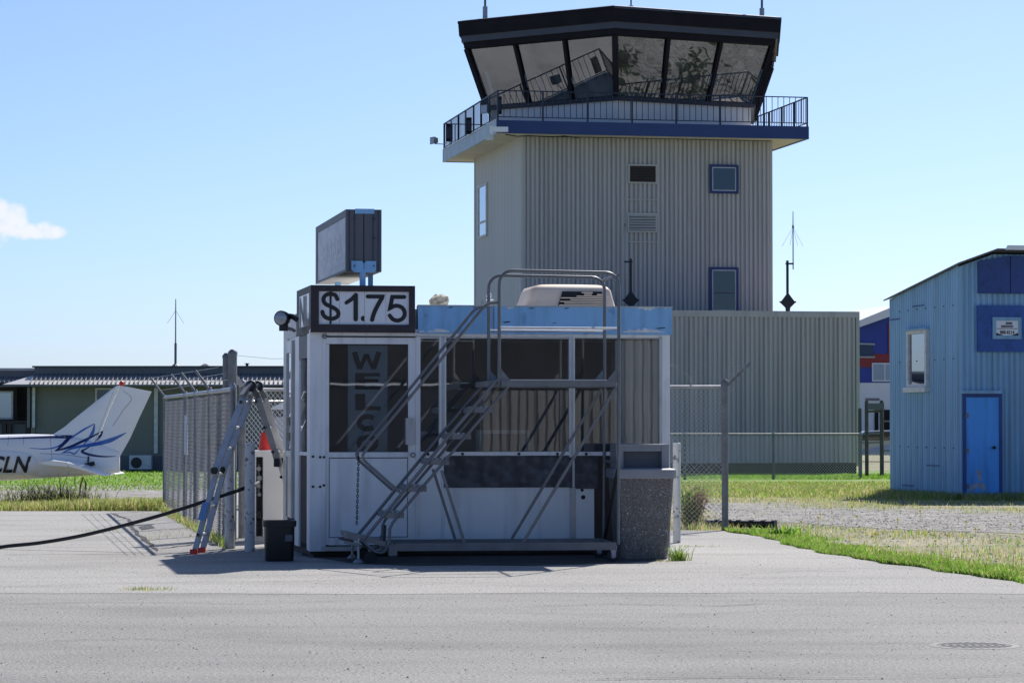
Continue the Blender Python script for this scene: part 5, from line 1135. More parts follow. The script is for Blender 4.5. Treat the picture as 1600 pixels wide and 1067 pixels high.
MB().bar((0.0, -.05, 1.84), (-.185, -.12, 2.13), .05, .05).build('barb_arm', m_galv, F2)
MB().tube([(x_ + .03, y_, 2.20), (d2.x * .5, d2.y * .5, 2.18), (d2.x, d2.y, 2.19)], .003, 4).build('barbed_wire', m_galv, F2)
# right hand near fence
g0 = G(1133, 828.5); g1 = P(1020, 700, g0.y + .4); zt0 = P(1133, 602, g0.y).z
F3 = thing('chain_link_fence', 'chain link fence panel with slanted barbed wire arm right of the kiosk', 'fence', (g0.x, g0.y, g0.z), 0, 'chain link fences round the fuel pump')
d3 = Vector((-2.6, .25, 0)); hz_ = zt0 - g0.z; mb = MB(); chainlink(mb, d3, (0, 0, 0), .03, hz_ - .03, .032, .0036); tag(mb.build('mesh', m_wire, F3), kind='stuff')
MB().tube([(0, 0, hz_ - .02), (d3.x, d3.y, hz_ - .02)], .022, 8).build('top_rail', m_galv, F3, 40); post(F3, 0, 0, hz_ + .02, .045, m_galv_d); post(F3, d3.x, d3.y, hz_ + .02, .03)
k = g0.y / FPX; MB().bar((.03, 0, hz_ + .0), (40 * k, 0, hz_ + 35 * k), .045, .04).build('barb_arm', m_galv_d, F3)
for (t, sag) in ((.96, .02), (.64, .05), (.3, .04)):
    a = Vector((40 * k * t, 0, hz_ + 35 * k * t)); b_ = a + d3; MB().tube([a, a.lerp(b_, .35) - Vector((0, 0, sag)), a.lerp(b_, .7) - Vector((0, 0, sag * 1.5)), b_], .0035, 4).build('barbed_wire', m_galv, F3)
MB().tube([(-.72, .1, hz_ + .28), (-.55, .1, hz_ + .19), (-.40, .08, hz_ + .02)], .006, 4).build('loose_wire', m_galv, F3)
# low fence in front of the annex
h0 = G(1345, 748); h1 = P(1000, 700, h0.y - 1.5); F4 = thing('low_chain_link_fence', 'waist high chain link fence in front of the beige annex', 'fence', (h0.x, h0.y, h0.z), 0)
d4 = Vector((h1.x - h0.x, h1.y - h0.y, 0)); hh = P(1300, 678, h0.y).z - h0.z; mb = MB(); chainlink(mb, d4, (0, 0, 0), .02, hh - .02, .045, .004); tag(mb.build('mesh', m_wire, F4), kind='stuff')
MB().tube([(0, 0, hh), (d4.x, d4.y, hh)], .028, 8).build('top_rail', m_galv_d, F4, 40)
for t in (0, .40, .80): post(F4, d4.x * t, d4.y * t, hh, .045)
# timber gate frame
q = G(1366, 744); GT = thing('gate_arch', 'grey timber gate frame with a dark board beside the blue shed', 'gate', (q.x, q.y, q.z)); k = q.y / FPX
for (x, h, w) in ((-11.5, 116, 6), (12, 116, 6.5), (-22, 104, 5.5)): MB().lathe([(w * k / 2, 0), (w * k / 2, h * k), (w * .3 * k, (h + 2.5) * k)], 10, (x * k, 0, 0)).build('post', m_wood, GT, 40)
B(-11 * k, 15 * k, -.14, -.08, 104 * k, 114 * k).build('board', m_slate, GT); MB().bar((-11 * k, 0, 101 * k), (12 * k, 0, 102 * k), .06, .08).build('crossbar', m_wood, GT)
for z in (66, 52): MB().bar((-22 * k, -.0, z * k), (12 * k, -.0, (z + 1) * k), .05, .05).build('rail', m_galv_d, GT)
for z in (86, 40): MB().bar((12 * k, 0, z * k), (34 * k, 0, z * k), .05, .05).build('rail', m_galv_d, GT)
mb = MB(); chainlink(mb, Vector((-11 * k, .03, 0)), Vector((30 * k, .03, 0)), .05, 62 * k, .05, .004); tag(mb.build('mesh', m_wire, GT), kind='stuff')
# parked car behind the gate
q = P(1371, 710, 128); CR = thing('parked_car', 'silver car parked behind the timber gate', 'car', (q.x, q.y, -.37), R(0))
cp = [(-2.1, .30), (-2.15, .62), (-1.95, .82), (-1.2, .92), (-.65, 1.38), (.75, 1.42), (1.45, .98), (2.1, .90), (2.2, .55), (2.1, .30)]
MB().loft([[(x, -.72 * (1 if z < .95 else .85), z) for x, z in cp], [(x, -.86 * (1 if z < .95 else .8), z) for x, z in cp], [(x, .86 * (1 if z < .95 else .8), z) for x, z in cp], [(x, .72 * (1 if z < .95 else .85), z) for x, z in cp]]).build('body', m_carpaint, CR, 25)
MB().py([(-1.08, .96), (-.62, 1.32), (0, 1.35), (0, .96)], -.90, -.70).py([(.06, .96), (.06, 1.35), (.70, 1.35), (1.25, .98)], -.90, -.70).build('side_window', m_glass_d, CR)
for x in (-1.35, 1.35):
    for s in (-1, 1): w_ = MB().lathe([(.2, -.1), (.31, -.09), (.31, .09), (.2, .1)], 18, (x, s * .80, .31), 'y').build('wheel', m_rubber, CR, 40); MB().lathe([(.19, -.105), (.19, .105)], 14, (x, s * .80, .31), 'y').build('rim', m_galv, w_, 40)
for s in (-.55, .55): B(-2.17, -2.10, s - .2, s + .2, .60, .76).build('headlight', m_lens, CR)
# little white roofed shelter beyond the pump
q = P(452, 700, 47); SH = thing('utility_shelter', 'small pale utility shelter with white pitched roof behind the pump fence', 'shelter', (q.x, q.y, gz(q.x, q.y))); k = 47 / FPX
zt = P(440, 640, 47).z - gz(q.x, q.y); B(-26 * k, 40 * k, 0, 1.2, 0, zt).build('wall', m_cabwhite, SH); MB().py([(-33 * k, zt + .001), (47 * k, zt + .001), (8 * k, zt + 20 * k)], -.15, 1.35).build('roof', m_plane, SH); B(-26.5 * k, 40.5 * k, -.02, -.001, zt - .12, zt - .001).build('eave_board', m_slate, SH)

# ================================================================== LADDER, HOSE
DL = 30.0; LP = lambda px, py, dv=0: P(px, py, DL + dv)
feet = G(303, 866); DL = feet.y
LD = thing('folding_ladder', 'aluminium multi position ladder standing open beside the kiosk', 'ladder', (feet.x, feet.y, 0)); L0 = Vector((feet.x, feet.y, 0))
rl = lambda px, py, dv=0.0: P(px, py, DL + (px - 303) * .0139) - L0 + Vector((dv * .10, dv, 0))
WL = .40
def rail(pts, w, th, dv, nm, m=m_alu_pale):
    mb = MB()
    for a, b in zip(pts, pts[1:]): mb.bar(rl(*a, dv), rl(*b, dv), th, w, up=(1, 0, .4))
    return mb.build(nm, m, LD)
for dv in (0, WL):
    rail([(384, 612), (334, 742)], .078, .028, dv, 'outer_rail'); rail([(344, 716), (305, 858)], .058, .024, dv + .005, 'inner_rail')
    rail([(400, 612), (425, 692), (436, 728)], .072, .028, dv, 'outer_rail'); rail([(430, 700), (460, 800), (476, 866)], .055, .024, dv + .005, 'inner_rail')
    q = rl(303.5, 861, dv + .005); B(q.x - .045, q.x + .035, q.y - .03, q.y + .03, 0, .055).build('rubber_foot', m_red, LD); q = rl(476, 866, dv + .005); B(q.x - .04, q.x + .04, q.y - .03, q.y + .03, 0, .055).build('rubber_foot', m_red, LD)
    q = rl(392, 603, dv); MB().lathe([(.062, -.03), (.066, 0), (.062, .03)], 16, q, 'y').build('hinge', m_black, LD, 40)
    MB().bar(rl(378, 618, dv) - Vector((0, .02, 0)), rl(391, 600, dv) - Vector((0, .02, 0)), .03, .06, up=(1, 0, .4)).bar(rl(391, 600, dv) - Vector((0, .02, 0)), rl(404, 620, dv) - Vector((0, .02, 0)), .03, .06, up=(1, 0, .4)).build('hinge_plate', m_galv_d, LD)
    for (px, py) in ((340, 735),): MB().lathe([(.032, -.06), (.04, -.05), (.04, .03)], 14, rl(px - 5, py, dv), 'y').build('lock_knob', m_black, LD, 40)
    q = rl(433, 722, dv); B(q.x - .035, q.x + .03, q.y - .04, q.y + .03, q.z - .05, q.z + .04).build('lock_block', m_black, LD)
def rung(px, py): a, b = rl(px, py, -.03), rl(px, py, WL + .03); MB().tube([a, b], .017, 10).build('rung', m_alu, LD, 40); MB().lathe([(.018, -.004), (.018, 0)], 10, a - Vector((0, .002, 0)), 'y').build('rung_end', m_ink, LD)
for (px, py) in ((377, 628), (364, 668), (352, 700), (337, 740), (324, 790), (310, 835), (401, 627), (414, 668), (427, 706), (440, 745), (452, 790), (465, 835)): rung(px, py)
q = rl(317, 800, -.016); MB().bar(rl(322, 785, -.022), rl(315, 812, -.022), .006, .075, up=(1, 0, .4)).build('warning_label', mk('blue warning label', (.16, .30, .52), .5), LD)
HS = MB(); pts = [(-60, 868, 31.5), (0, 854.5, 31.2), (60, 848, 31.0), (120, 838, 30.9), (180, 824, 30.8), (250, 805, 30.7), (320, 783, 30.7), (372, 766, 30.8), (386, 760.5, 31.0), (398, 757, 32.0), (406, 752, 33.0)]
hp_ = [P(*a) for a in pts]; h0_ = Vector((hp_[1].x, hp_[1].y, 0)); fine = []
for i in range(len(hp_) - 1):
    a, b, c, d = hp_[max(i - 1, 0)], hp_[i], hp_[i + 1], hp_[min(i + 2, len(hp_) - 1)]
    for j in range(5):
        t = j / 5; fine.append(.5 * (2 * b + (c - a) * t + (2 * a - 5 * b + 4 * c - d) * t * t + (3 * b - a - 3 * c + d) * t ** 3) - h0_)
first = hp_[0] - h0_; fine = [first + Vector((-6 + i * .5, .3, -first.z + .025 + first.z * (i / 12) ** 2)) for i in range(12)] + fine
o = HS.tube(fine, .021, 10).build('fuel_hose', m_rubber, None, 50); o.location = h0_; tag(o, 'black rubber fuel hose sweeping left from the pump across the ladder', 'hose')

# ================================================================== AIRCRAFT TAIL
AD = 64.0; a0 = P(120, 700, AD); AZ = gz(a0.x, a0.y)
AP = thing('light_aircraft', 'white light aircraft with blue stripes on its tail parked on the left', 'aircraft', (a0.x, AD, AZ))
A3 = lambda px, py: (lambda p: (p.x - a0.x, p.z - AZ))(P(px, py, AD))
az_ = lambda zx, zy: A3(zx / 3.81, 540 + zy / 3.81)
def fus(stations, n=20, pw=2.4):
    rings = []
    for (px, yt, yb, w) in stations:
        x, zt = A3(px, yt); _, zb = A3(px, yb); c, h = (zt + zb) / 2, (zt - zb) / 2; r = []
        for k_ in range(n):
            t = 2 * math.pi * k_ / n; ct, s_ = math.cos(t), math.sin(t)
            r.append((x, w * math.copysign(abs(ct) ** (2 / pw), ct), c + h * math.copysign(abs(s_) ** (2 / pw), s_)))
        rings.append(r)
    return MB().loft(rings)
fmb = fus([(-420, 705, 740, .12), (-400, 696, 752, .38), (-345, 688, 757, .52), (-290, 670, 760, .56), (-240, 642, 760, .58), (-150, 640, 759, .56), (-100, 660, 757, .52), (-40, 676, 754, .44), (0, 679, 751, .38), (50, 678, 748, .31), (90, 679, 745.5, .24), (130, 684, 743, .17), (165, 695, 741, .10), (187, 705, 738, .05)])
fo = fmb.build('fuselage', m_plane, AP, 50)
bm2 = fus([(-330, 720, 758, .60), (-240, 700, 760, .66), (-120, 694, 755, .60), (-40, 695, 749, .52), (0, 696.5, 746.5, .46), (30, 699, 745.5, .42), (50, 702, 745, .37), (62, 707, 743, .29), (67, 716, 739, .16)], 20, 3.0)
bo = bm2.build('lower_fuselage', m_plane, AP, 50)
fin_o = [(79, 677), (92, 672), (102, 666), (112, 657), (181, 602.5), (188, 601), (196, 603)]; fin_t = [(196, 603), (160, 700), (148, 738)]
def slab(front, back, w0, w1, name, mat, par):
    """A tail surface between a leading and a trailing outline, lens shaped in section."""
    n = len(front); vs = []; fs = []
    for (f, b) in zip(front, back):
        (xf, zf), (xb, zb) = A3(*f), A3(*b)
        for t, w in ((0, w0 * .15), (.25, w0), (1, w1)):
            for s in (-1, 1): vs.append((xf + (xb - xf) * t, s * w, zf + (zb - zf) * t))
    for i in range(n - 1):
        q = i * 6; r = q + 6
        for k_ in range(2):
            fs.append((q + 2 * k_, q + 2 * k_ + 2, r + 2 * k_ + 2, r + 2 * k_)); fs.append((q + 2 * k_ + 1, r + 2 * k_ + 1, r + 2 * k_ + 3, q + 2 * k_ + 3))
        fs.append((q, r, r + 1, q + 1)); fs.append((q + 4, q + 5, r + 5, r + 4))
    fs.append((0, 1, 3, 5, 4, 2)); e_ = 6 * (n - 1); fs.append((e_, e_ + 2, e_ + 4, e_ + 5, e_ + 3, e_ + 1))
    o = MB().add(vs, fs); return o.build(name, mat, par, 30, fix=True), o
fin, fin_mb = slab([(79, 681), (100, 667.5), (116, 654), (150, 627), (181, 603)], [(146, 700), (152, 688), (160, 668), (172, 637), (188, 602.5)], .055, .05, 'fin', m_plane, AP)
rud, rud_mb = slab([(145, 738), (147, 700.5), (160.6, 668), (172.6, 637), (189, 602.5)], [(187.5, 737), (186.5, 714), (203, 685), (216, 656), (237, 611.5)], .048, .010, 'rudder', m_plane, AP)
x, z = A3(190, 600); MB().lathe([(.05, -.03), (.06, .02), (.035, .06), (.01, .075)], 10, (x, 0, z)).build('beacon', m_red, AP, 50)
# tailplane: near and far halves with drooped elevator
for s in (-1, 1):
    (x0, z0), (x1, z1), (x2, z2) = A3(73, 721.5), A3(124, 724), A3(179, 741)
    rr = .2
    vs = []
    for (y, sh) in ((.08 * s, 0), (1.68 * s, .12)):
        vs += [(x0 + sh, y, z0), (x0 + .25 + sh, y, z0 + .055), (x1, y, z1 + .05), (x1, y, z1 - .045), (x0 + .2 + sh, y, z0 - .05)]
    MB().add(vs, [(0, 1, 2, 3, 4), (9, 8, 7, 6, 5)] + [(i, 5 + i, 5 + (i + 1) % 5, (i + 1) % 5) for i in range(5)]).build('tailplane', m_plane, AP, 30, fix=True)
    vs = []
    for y in (.14 * s, 1.66 * s): vs += [(x1 + .012, y, z1 + .048), (x1 + .012, y, z1 - .042), (x2, y, z2 - .008), (x2, y, z2 + .008)]
    MB().add(vs, [(0, 1, 2, 3), (7, 6, 5, 4)] + [(i, 4 + i, 4 + (i + 1) % 4, (i + 1) % 4) for i in range(4)]).build('elevator', m_plane, AP, 30, fix=True)
# wing, strut and wheels lie outside the frame to the left
xw, zw = A3(-250, 640); B(xw - .75, xw + .75, -5.4, 5.4, zw - .04, zw + .14).build('wing', m_plane, AP)
for s in (-1, 1):
    MB().bar((xw, s * .55, .75), (xw - .1, s * 2.6, zw - .05), .04, .10).build('wing_strut', m_plane, AP)
    w_ = MB().lathe([(.1, -.07), (.2, -.06), (.2, .06), (.1, .07)], 16, (xw + .2, s * 1.15, .2), 'y').build('wheel', m_rubber, AP, 40); MB().bar((xw + .2, s * 1.1, .2), (xw + .15, s * .4, .85), .06, .04).build('gear_leg', m_plane, AP)
# painted stripes, laid onto the curved skin
TREES = [BVHTree.FromPolygons([Vector(v) for v in m.v], m.f) for m in (fmb, bm2, fin_mb, rud_mb)]
def lay(x, z, off=.006):
    best = None
    for T in TREES:
        h = T.ray_cast(Vector((x, -3, z)), Vector((0, 1, 0)))
        if h[0] is not None and (best is None or h[0].y < best): best = h[0].y
    return (best if best is not None else -.05) - off
def stripe(pts, ws, mat, name='stripe', n=6):
    P_ = smooth(pts, n); m = len(P_); W = [ws[min(int(i / (m - 1) * (len(ws) - 1)), len(ws) - 2)] for i in range(m)]
    W = []
    for i in range(m):
        s = i / (m - 1) * (len(ws) - 1); j = min(int(s), len(ws) - 2); W.append(ws[j] + (ws[j + 1] - ws[j]) * (s - j))
    vs = []; fs = []
    for i in range(m):
        a, b = P_[max(i - 1, 0)], P_[min(i + 1, m - 1)]; dx, dy = b[0] - a[0], b[1] - a[1]; L = math.hypot(dx, dy) or 1
        for s in (-1, -.33, .33, 1):
            x, z = az_(P_[i][0] - dy / L * W[i] / 2 * s, P_[i][1] + dx / L * W[i] / 2 * s); vs.append((x, lay(x, z), z))
    for i in range(m - 1):
        for k_ in range(3): fs.append((4 * i + k_, 4 * i + k_ + 1, 4 * i + 4 + k_ + 1, 4 * i + 4 + k_))
    return MB().add(vs, fs).build(name, mat, AP)
stripe([(-420, 556), (0, 552), (150, 548), (300, 543), (400, 541), (436, 534)], [3, 6, 9, 14, 20, 3], m_pnavy)
stripe([(432, 534), (405, 562), (370, 600), (338, 626)], [4, 22, 16, 2], m_pnavy); stripe([(338, 624), (420, 603), (520, 556), (613, 508)], [8, 15, 15, 3], m_pnavy); stripe([(613, 510), (598, 535), (570, 572)], [3, 15, 2], m_pnavy)
stripe([(190, 609), (280, 613), (350, 600), (430, 545), (500, 500), (566, 464)], [3, 6, 8, 10, 12, 3], m_pblue); stripe([(565, 465), (552, 520), (500, 592)], [3, 20, 2], m_pblue)
stripe([(375, 640), (450, 606), (560, 587), (660, 562), (754, 517)], [3, 14, 22, 26, 2], m_pblue); stripe([(375, 638), (425, 634), (452, 642), (487, 604)], [3, 8, 9, 2], m_pblue)
stripe([(552, 592), (520, 612), (495, 630), (550, 650), (620, 659), (694, 658)], [2, 8, 16, 14, 9, 2], m_pnavy)
me, bb = text_mesh('CLN', .5, m_ink, .012, .32, 1.0)
(xa, za), (xb, zb2) = az_(-40, 755), az_(203, 655)
for v in me.vertices:
    x = xa + (v.co.x - bb[0]) / (bb[1] - bb[0]) * (xb - xa); z = za + (v.co.z - bb[2]) / (bb[3] - bb[2]) * (zb2 - za); v.co = Vector((x, lay(x, z, .035), z))
put('registration', me, AP)
stripe([(735, 270), (785, 315), (735, 385), (672, 480)], [2, 2, 2, 2], m_slate, 'seam_line'); stripe([(250, 640), (400, 648), (530, 668)], [2, 2, 2], m_cabgrey, 'seam_line')
for zx in (60, 150): stripe([(zx, 535), (zx + 2, 570), (zx + 1, 592)], [1.6, 1.6, 1.6], m_cabgrey, 'seam_line')
stripe([(305, 520), (312, 580), (318, 640), (322, 690)], [1.6, 1.6, 1.6, 1.6], m_cabgrey, 'seam_line')
stripe([(690, 240), (640, 370), (585, 520), (545, 640)], [1.0, 1.0, 1.0, 1.0], m_slate, 'rudder_gap')
x, z = A3(139, 722); MB().bar((x - .2, -.16, z - .1), (x + .15, -.16, z - .02), .05, .09).bar((x, -.16, z), (x + .02, -.16, z + .14), .03, .03).build('elevator_linkage', m_black, AP)
x, z = A3(117, 740); MB().tube([(x, 0, z + .05), (x, 0, z - .25)], .012, 6).build('tie_down_ring', m_galv_d, AP)
x, _ = A3(131, 745); q = Vector((x + a0.x, AD - .1, AZ)); t = thing('tie_down_rope', 'looped yellow tie down rope below the aircraft tail', 'rope', q); MB().tube([(-.09, 0, 0), (-.06, 0, .35), (0, .02, .55), (.06, 0, .40), (.05, 0, .1), (.06, 0, 0)], .022, 6).build('loop', mk('frayed rope', (.22, .15, .07), .9, 0, .3, 9), t, 50)

# ================================================================== PLANTS
def blades(name, mats, pts, parent=None, lean=.35, origin=None):
    """pts: (x, y, height, width, material index); every blade is a bent, tapering strip."""
    vs = []; fs = []; mi = []
    for (x, y, h, w, m) in pts:
        z = gz(x, y) - .012; a = random.uniform(0, math.pi); dx, dy = math.cos(a) * w / 2, math.sin(a) * w / 2
        lx_, ly_ = random.gauss(0, lean) * h, random.gauss(0, lean) * h; b = len(vs)
        vs += [(x - dx, y - dy, z), (x + dx, y + dy, z), (x + lx_ * .35 + dx * .7, y + ly_ * .35 + dy * .7, z + h * .6), (x + lx_ * .35 - dx * .7, y + ly_ * .35 - dy * .7, z + h * .6), (x + lx_, y + ly_, z + h)]
        fs += [(b, b + 1, b + 2, b + 3), (b + 3, b + 2, b + 4)]; mi += [m, m]
    if origin: vs = [(a - origin[0], b - origin[1], c - origin[2]) for a, b, c in vs]
    me = bpy.data.meshes.new(name); me.from_pydata(vs, [], fs)
    for m in mats: me.materials.append(m)
    me.polygons.foreach_set('material_index', mi); o = put(name, me, parent); o['kind'] = 'stuff'
    if origin and not parent: o.location = origin
    return o
def U(a, b): return random.uniform(a, b)
def wob(x, y, s): return math.sin(x * s + 1.3 * math.sin(y * s * .7)) * math.sin(y * s * 1.1 + .9 * math.sin(x * s * .6))
random.seed(5)
# bright strip hugging the apron edge
pts = []
for _ in range(26000):
    y = U(22, ytop + .1); e = max(-.07 - .06 * wob(3, y, 2.9), random.gauss(.14, .24 + .13 * wob(0, y, 1.7))) * (1.35 if y < 33 else .9); x = XR(min(y, ytop)) - .03 + e; h = U(.02, .06) * (1.25 - .5 * min(1, e)) * (1 + .35 * wob(x, y, 2.1))
    pts.append((x, y, h, U(.008, .016), 0 if random.random() < .72 else (1 if random.random() < .7 else 2)))
tag(blades('edge_grass', [m_g_green, m_g_olive, m_g_dry], pts), 'bright green grass along the apron edge on the right', 'grass', kind='stuff')
# dry verge between apron and gravel road, and beyond
pts = []
for _ in range(52000):
    px = U(1060, 1720); py = 783 + (U(0, 1) ** .8) * 130; g = G(px, py) if False else None
    y = U(24, 58); x = XR(min(y, ytop)) + U(.2, 7.5) if y < ytop else U(1.6, 12)
    pr = x / y * FPX + 800
    if pr > 1760: continue
    d = wob(x, y, .9) + .5 * wob(x + 3, y, 2.3)
    pyy = HOR + (CAMZ - gz(x, y)) / y * FPX; roadc = 795 + (pr - 1050) * .045; road = abs(pyy - roadc - 3) < 11 + (pr - 1050) * .012
    if road and (random.random() < .965 + .03 * (d < 0)): continue
    if random.random() < .35 + .5 * (d < -.15): continue
    pts.append((x, y, U(.02, .075) * (1.3 if d > .3 else 1), U(.007, .014), 2 if random.random() < .42 else (1 if random.random() < .6 else 0)))
tag(blades('verge_grass', [m_g_green, m_g_olive, m_g_dry], pts), 'dry patchy grass on the verge by the gravel road', 'grass', kind='stuff')
# fringe at the shed foot and strip between road and path
pts = []
for _ in range(9000):
    s = random.random()
    if s < .55: u = U(-.1, 3.6); v = -abs(random.gauss(0, .5)) - .02
    else: u = -abs(random.gauss(0, .45)) - .02; v = U(-.3, vfar + .5)
    p = BF.w(u, v); pts.append((p.x, p.y, U(.05, .20), U(.010, .02), random.choice((0, 1, 1, 2, 2))))
tag(blades('shed_fringe_grass', [m_g_green, m_g_olive, m_g_dry], pts), 'uneven grass fringe at the foot of the blue shed', 'grass', kind='stuff')
pts = []
for _ in range(30000):
    y = U(58, 78); x = U(2.5, 13.0)
    d = wob(x, y, .5)
    pts.append((x, y, U(.03, .085), U(.014, .03), 2 if random.random() < .20 else (1 if random.random() < .55 else 0)))
tag(blades('meadow_strip_grass', [m_g_green, m_g_olive, m_g_dry], pts), 'olive grass strip between gravel road and path', 'grass', kind='stuff')
pts = []
for _ in range(26000):
    if random.random() < .5: x, y = U(3.0, 15), U(84, 95)
    else: x, y = U(-19.5, -3), U(74, 104)
    pts.append((x, y, U(.04, .085), U(.025, .05), 0 if random.random() < .85 else 1))
tag(blades('lawn_grass', [m_g_green, m_g_olive], pts), 'short green lawn grass before the far buildings', 'grass', kind='stuff')
# tall grass left of the fence
pts = []
for _ in range(30000):
    y = 44.6 + abs(random.gauss(0, 2.4)); x = U(-11.5, -5.4 - (y - 45) * .17)
    d = wob(x, y, .8); h = U(.05, .15) * (1.15 + .6 * d)
    if d < -.25 and random.random() < .6: continue
    pts.append((x, y, max(.05, h), U(.010, .020), 1 if random.random() < .5 else (2 if random.random() < .68 else 0)))
tag(blades('tall_grass', [m_g_green, m_g_olive, m_g_dry], pts, lean=.3), 'tall yellow green grass left of the chain link fence', 'grass', kind='stuff')
pts = []
for _ in range(1500):
    x = U(-5.55, -3.1); t = (x + 3.1) / (-2.45); y = 31.4 + t * 13.6 + random.gauss(-.1, .14); pts.append((x - .05, y, U(.03, .16), U(.008, .014), random.choice((0, 1, 2, 2))))
for _ in range(700): g = G(U(215, 405), U(828, 846)); pts.append((g.x + random.gauss(0, .2), g.y, U(.02, .07), .010, random.choice((1, 2, 2)))) if random.random() < .25 else None
for _ in range(800): x = U(0.8, 2.95); pts.append((x, ytop + .35 + random.gauss(0, .12), U(.03, .14), U(.008, .014), random.choice((0, 1, 2, 2))))
tag(blades('fence_foot_grass', [m_g_green, m_g_olive, m_g_dry], pts), 'thin grass growing along the fence feet', 'grass', kind='stuff')
# dark weed clumps under the aircraft tail
def weed(px, py, D, r, h, n, label, mats, name='weed_clump', cat='weed', w=.012, lean=.45, group=None):
    p = P(px, py, D); p.z = gz(p.x, p.y); t = thing(name, label, cat, p, 0, group)
    def cl(nn, hh, rr): return [(p.x + random.gauss(0, rr), p.y + random.gauss(0, rr * .6), hh * U(.45, 1.1), w * U(.7, 1.3), random.randrange(len(mats))) for _ in range(nn)]
    blades('foliage', mats, cl(n, h, r), t, lean, origin=p); blades('stems', [m_g_dark], cl(max(6, n // 12), h * 1.15, r * .6), t, lean * .6, origin=p); return t
weed(66, 788, 47.5, .40, .40, 620, 'dark tangled weed clump under the aircraft tail, left one', [m_g_dark, m_g_dark, m_g_olive], lean=.6)
weed(106, 788, 47.2, .30, .34, 520, 'dark tangled weed clump under the aircraft tail, right one', [m_g_dark, m_g_dark, m_g_olive], lean=.6)
weed(90, 786, 47.8, .34, .62, 26, 'few tall dark weed stalks rising before the aircraft tail', [m_g_dark], lean=.45, w=.02)
weed(228, 917, 23.6, .10, .05, 160, 'small grass tuft growing in the asphalt seam left of the kiosk', [m_g_green, m_g_olive, m_g_dry], 'grass_tuft', 'grass tuft', .006)
weed(1060, 878, 28.6, .055, .17, 130, 'bright green weed at the foot of the litter bin', [m_g_green, m_g_green, m_g_olive], 'grass_tuft', 'weed', .009)
weed(1034, 877, 28.4, .06, .04, 50, 'tiny dry weed in front of the litter bin', [m_g_olive, m_g_dry], 'grass_tuft', 'weed', .007)
weed(1078, 850, 31.8, .16, .035, 120, 'low green weed patch on the asphalt behind the litter bin', [m_g_green, m_g_olive], 'grass_tuft', 'weed', .008)
weed(150, 834, 36.4, .3, .035, 140, 'flat line of weeds in the asphalt crack left of the ladder', [m_g_green, m_g_olive], 'grass_tuft', 'weed', .008)
weed(1222, 836, 35.2, .14, .15, 90, 'broad leaved bright weed in the edge grass', [m_g_green], 'leafy_weed', 'weed', .03, .8)
# bush against the right fence
p = G(1081, 826); t = thing('dry_bush', 'yellow green bush with reddish seed heads between bollard and fence', 'bush', p)
k = p.y / FPX; lv = [[], [], []]
def leafcloud(n, cx, cz, rx, rz, mats_i, s):
    out = []
    for _ in range(n):
        a, b, c = random.gauss(0, .45), random.gauss(0, .45), random.gauss(0, .45); out.append((cx + a * rx, b * rx * .8, max(.02, cz + c * rz), s * U(.6, 1.4)))
    return out
def leaves(name, mat, L, par):  # loose leaves, too small to pick apart
    vs = []; fs = []
    for (x, y, z, s) in L:
        d = Vector((random.gauss(0, 1), random.gauss(0, 1), random.gauss(.5, 1))).normalized(); o_ = d.orthogonal().normalized(); c = Vector((x, y, z)); b = len(vs)
        vs += [c - d * s, c + o_ * s * .38, c + d * s, c - o_ * s * .38]; fs.append((b, b + 1, b + 2, b + 3))
    return tag(MB().add(vs, fs).build(name, mat, par), kind='stuff')
leaves('foliage', m_leaf, leafcloud(900, -2 * k, 24 * k, 20 * k, 26 * k, 0, .030), t); leaves('young_foliage', m_g_green, leafcloud(260, -6 * k, 40 * k, 14 * k, 22 * k, 0, .026), t)
leaves('seed_heads', m_rosy, leafcloud(320, 12 * k, 46 * k, 18 * k, 20 * k, 0, .022), t); leaves('dry_leaves', m_g_dry, leafcloud(200, 4 * k, 20 * k, 22 * k, 22 * k, 0, .024), t)
st_ = MB()
for _ in range(34):
    a = U(-16, 20) * k; st_.tube([(a * .4, random.gauss(0, .05), 0), (a * .8, random.gauss(0, .08), U(20, 35) * k), (a * 1.3, random.gauss(0, .1), U(45, 72) * k)], [.005, .004, .002], 4)
st_.build('stems', m_g_dark, t)
# dandelions
fl = MB()
for _ in range(34):
    if random.random() < .55: y = U(26, 45); x = XR(min(y, ytop)) + U(.3, 5)
    elif random.random() < .5: y = U(50, 75); x = U(4, 13)
    else: y = U(72, 100); x = U(-18, -6)
    z = gz(x, y) + U(.05, .14); s = .010 + .00028 * y; fl.lathe([(s * .4, 0), (s, s * .5), (s * .6, s)], 6, (x, y, z)); fl.tube([(x, y, gz(x, y) - .01), (x, y, z)], .004, 3)
tag(fl.build('dandelions', m_flower), 'yellow dandelions dotted over the grass', 'flowers', kind='stuff')
# pebbles and grit lying on the apron
vs = []; fs = []; mi = []
for _ in range(7000):
    y = 13.5 + 17 * random.random() ** 1.25; x = U(-.205, .205) * y
    if x > XR(min(y, ytop)) - .1: continue
    s_ = min(.011, abs(random.gauss(0, .0022)) + .0016); z = .001 + (.002 if y > 23.2 else 0); b = len(vs); m_ = random.choice((0, 0, 0, 0, 1, 1, 1, 2))
    vs += [(x - s_, y + U(-1, 1) * s_ * .3, z), (x + U(-1, 1) * s_ * .3, y - s_ * .9, z), (x + s_, y, z), (x, y + s_, z), (x + U(-.4, .4) * s_, y + U(-.4, .4) * s_, z + s_ * U(.5, 1.0))]
    fs += [(b, b + 1, b + 4), (b + 1, b + 2, b + 4), (b + 2, b + 3, b + 4), (b + 3, b, b + 4)]; mi += [m_] * 4
me = bpy.data.meshes.new('grit'); me.from_pydata(vs, [], fs)
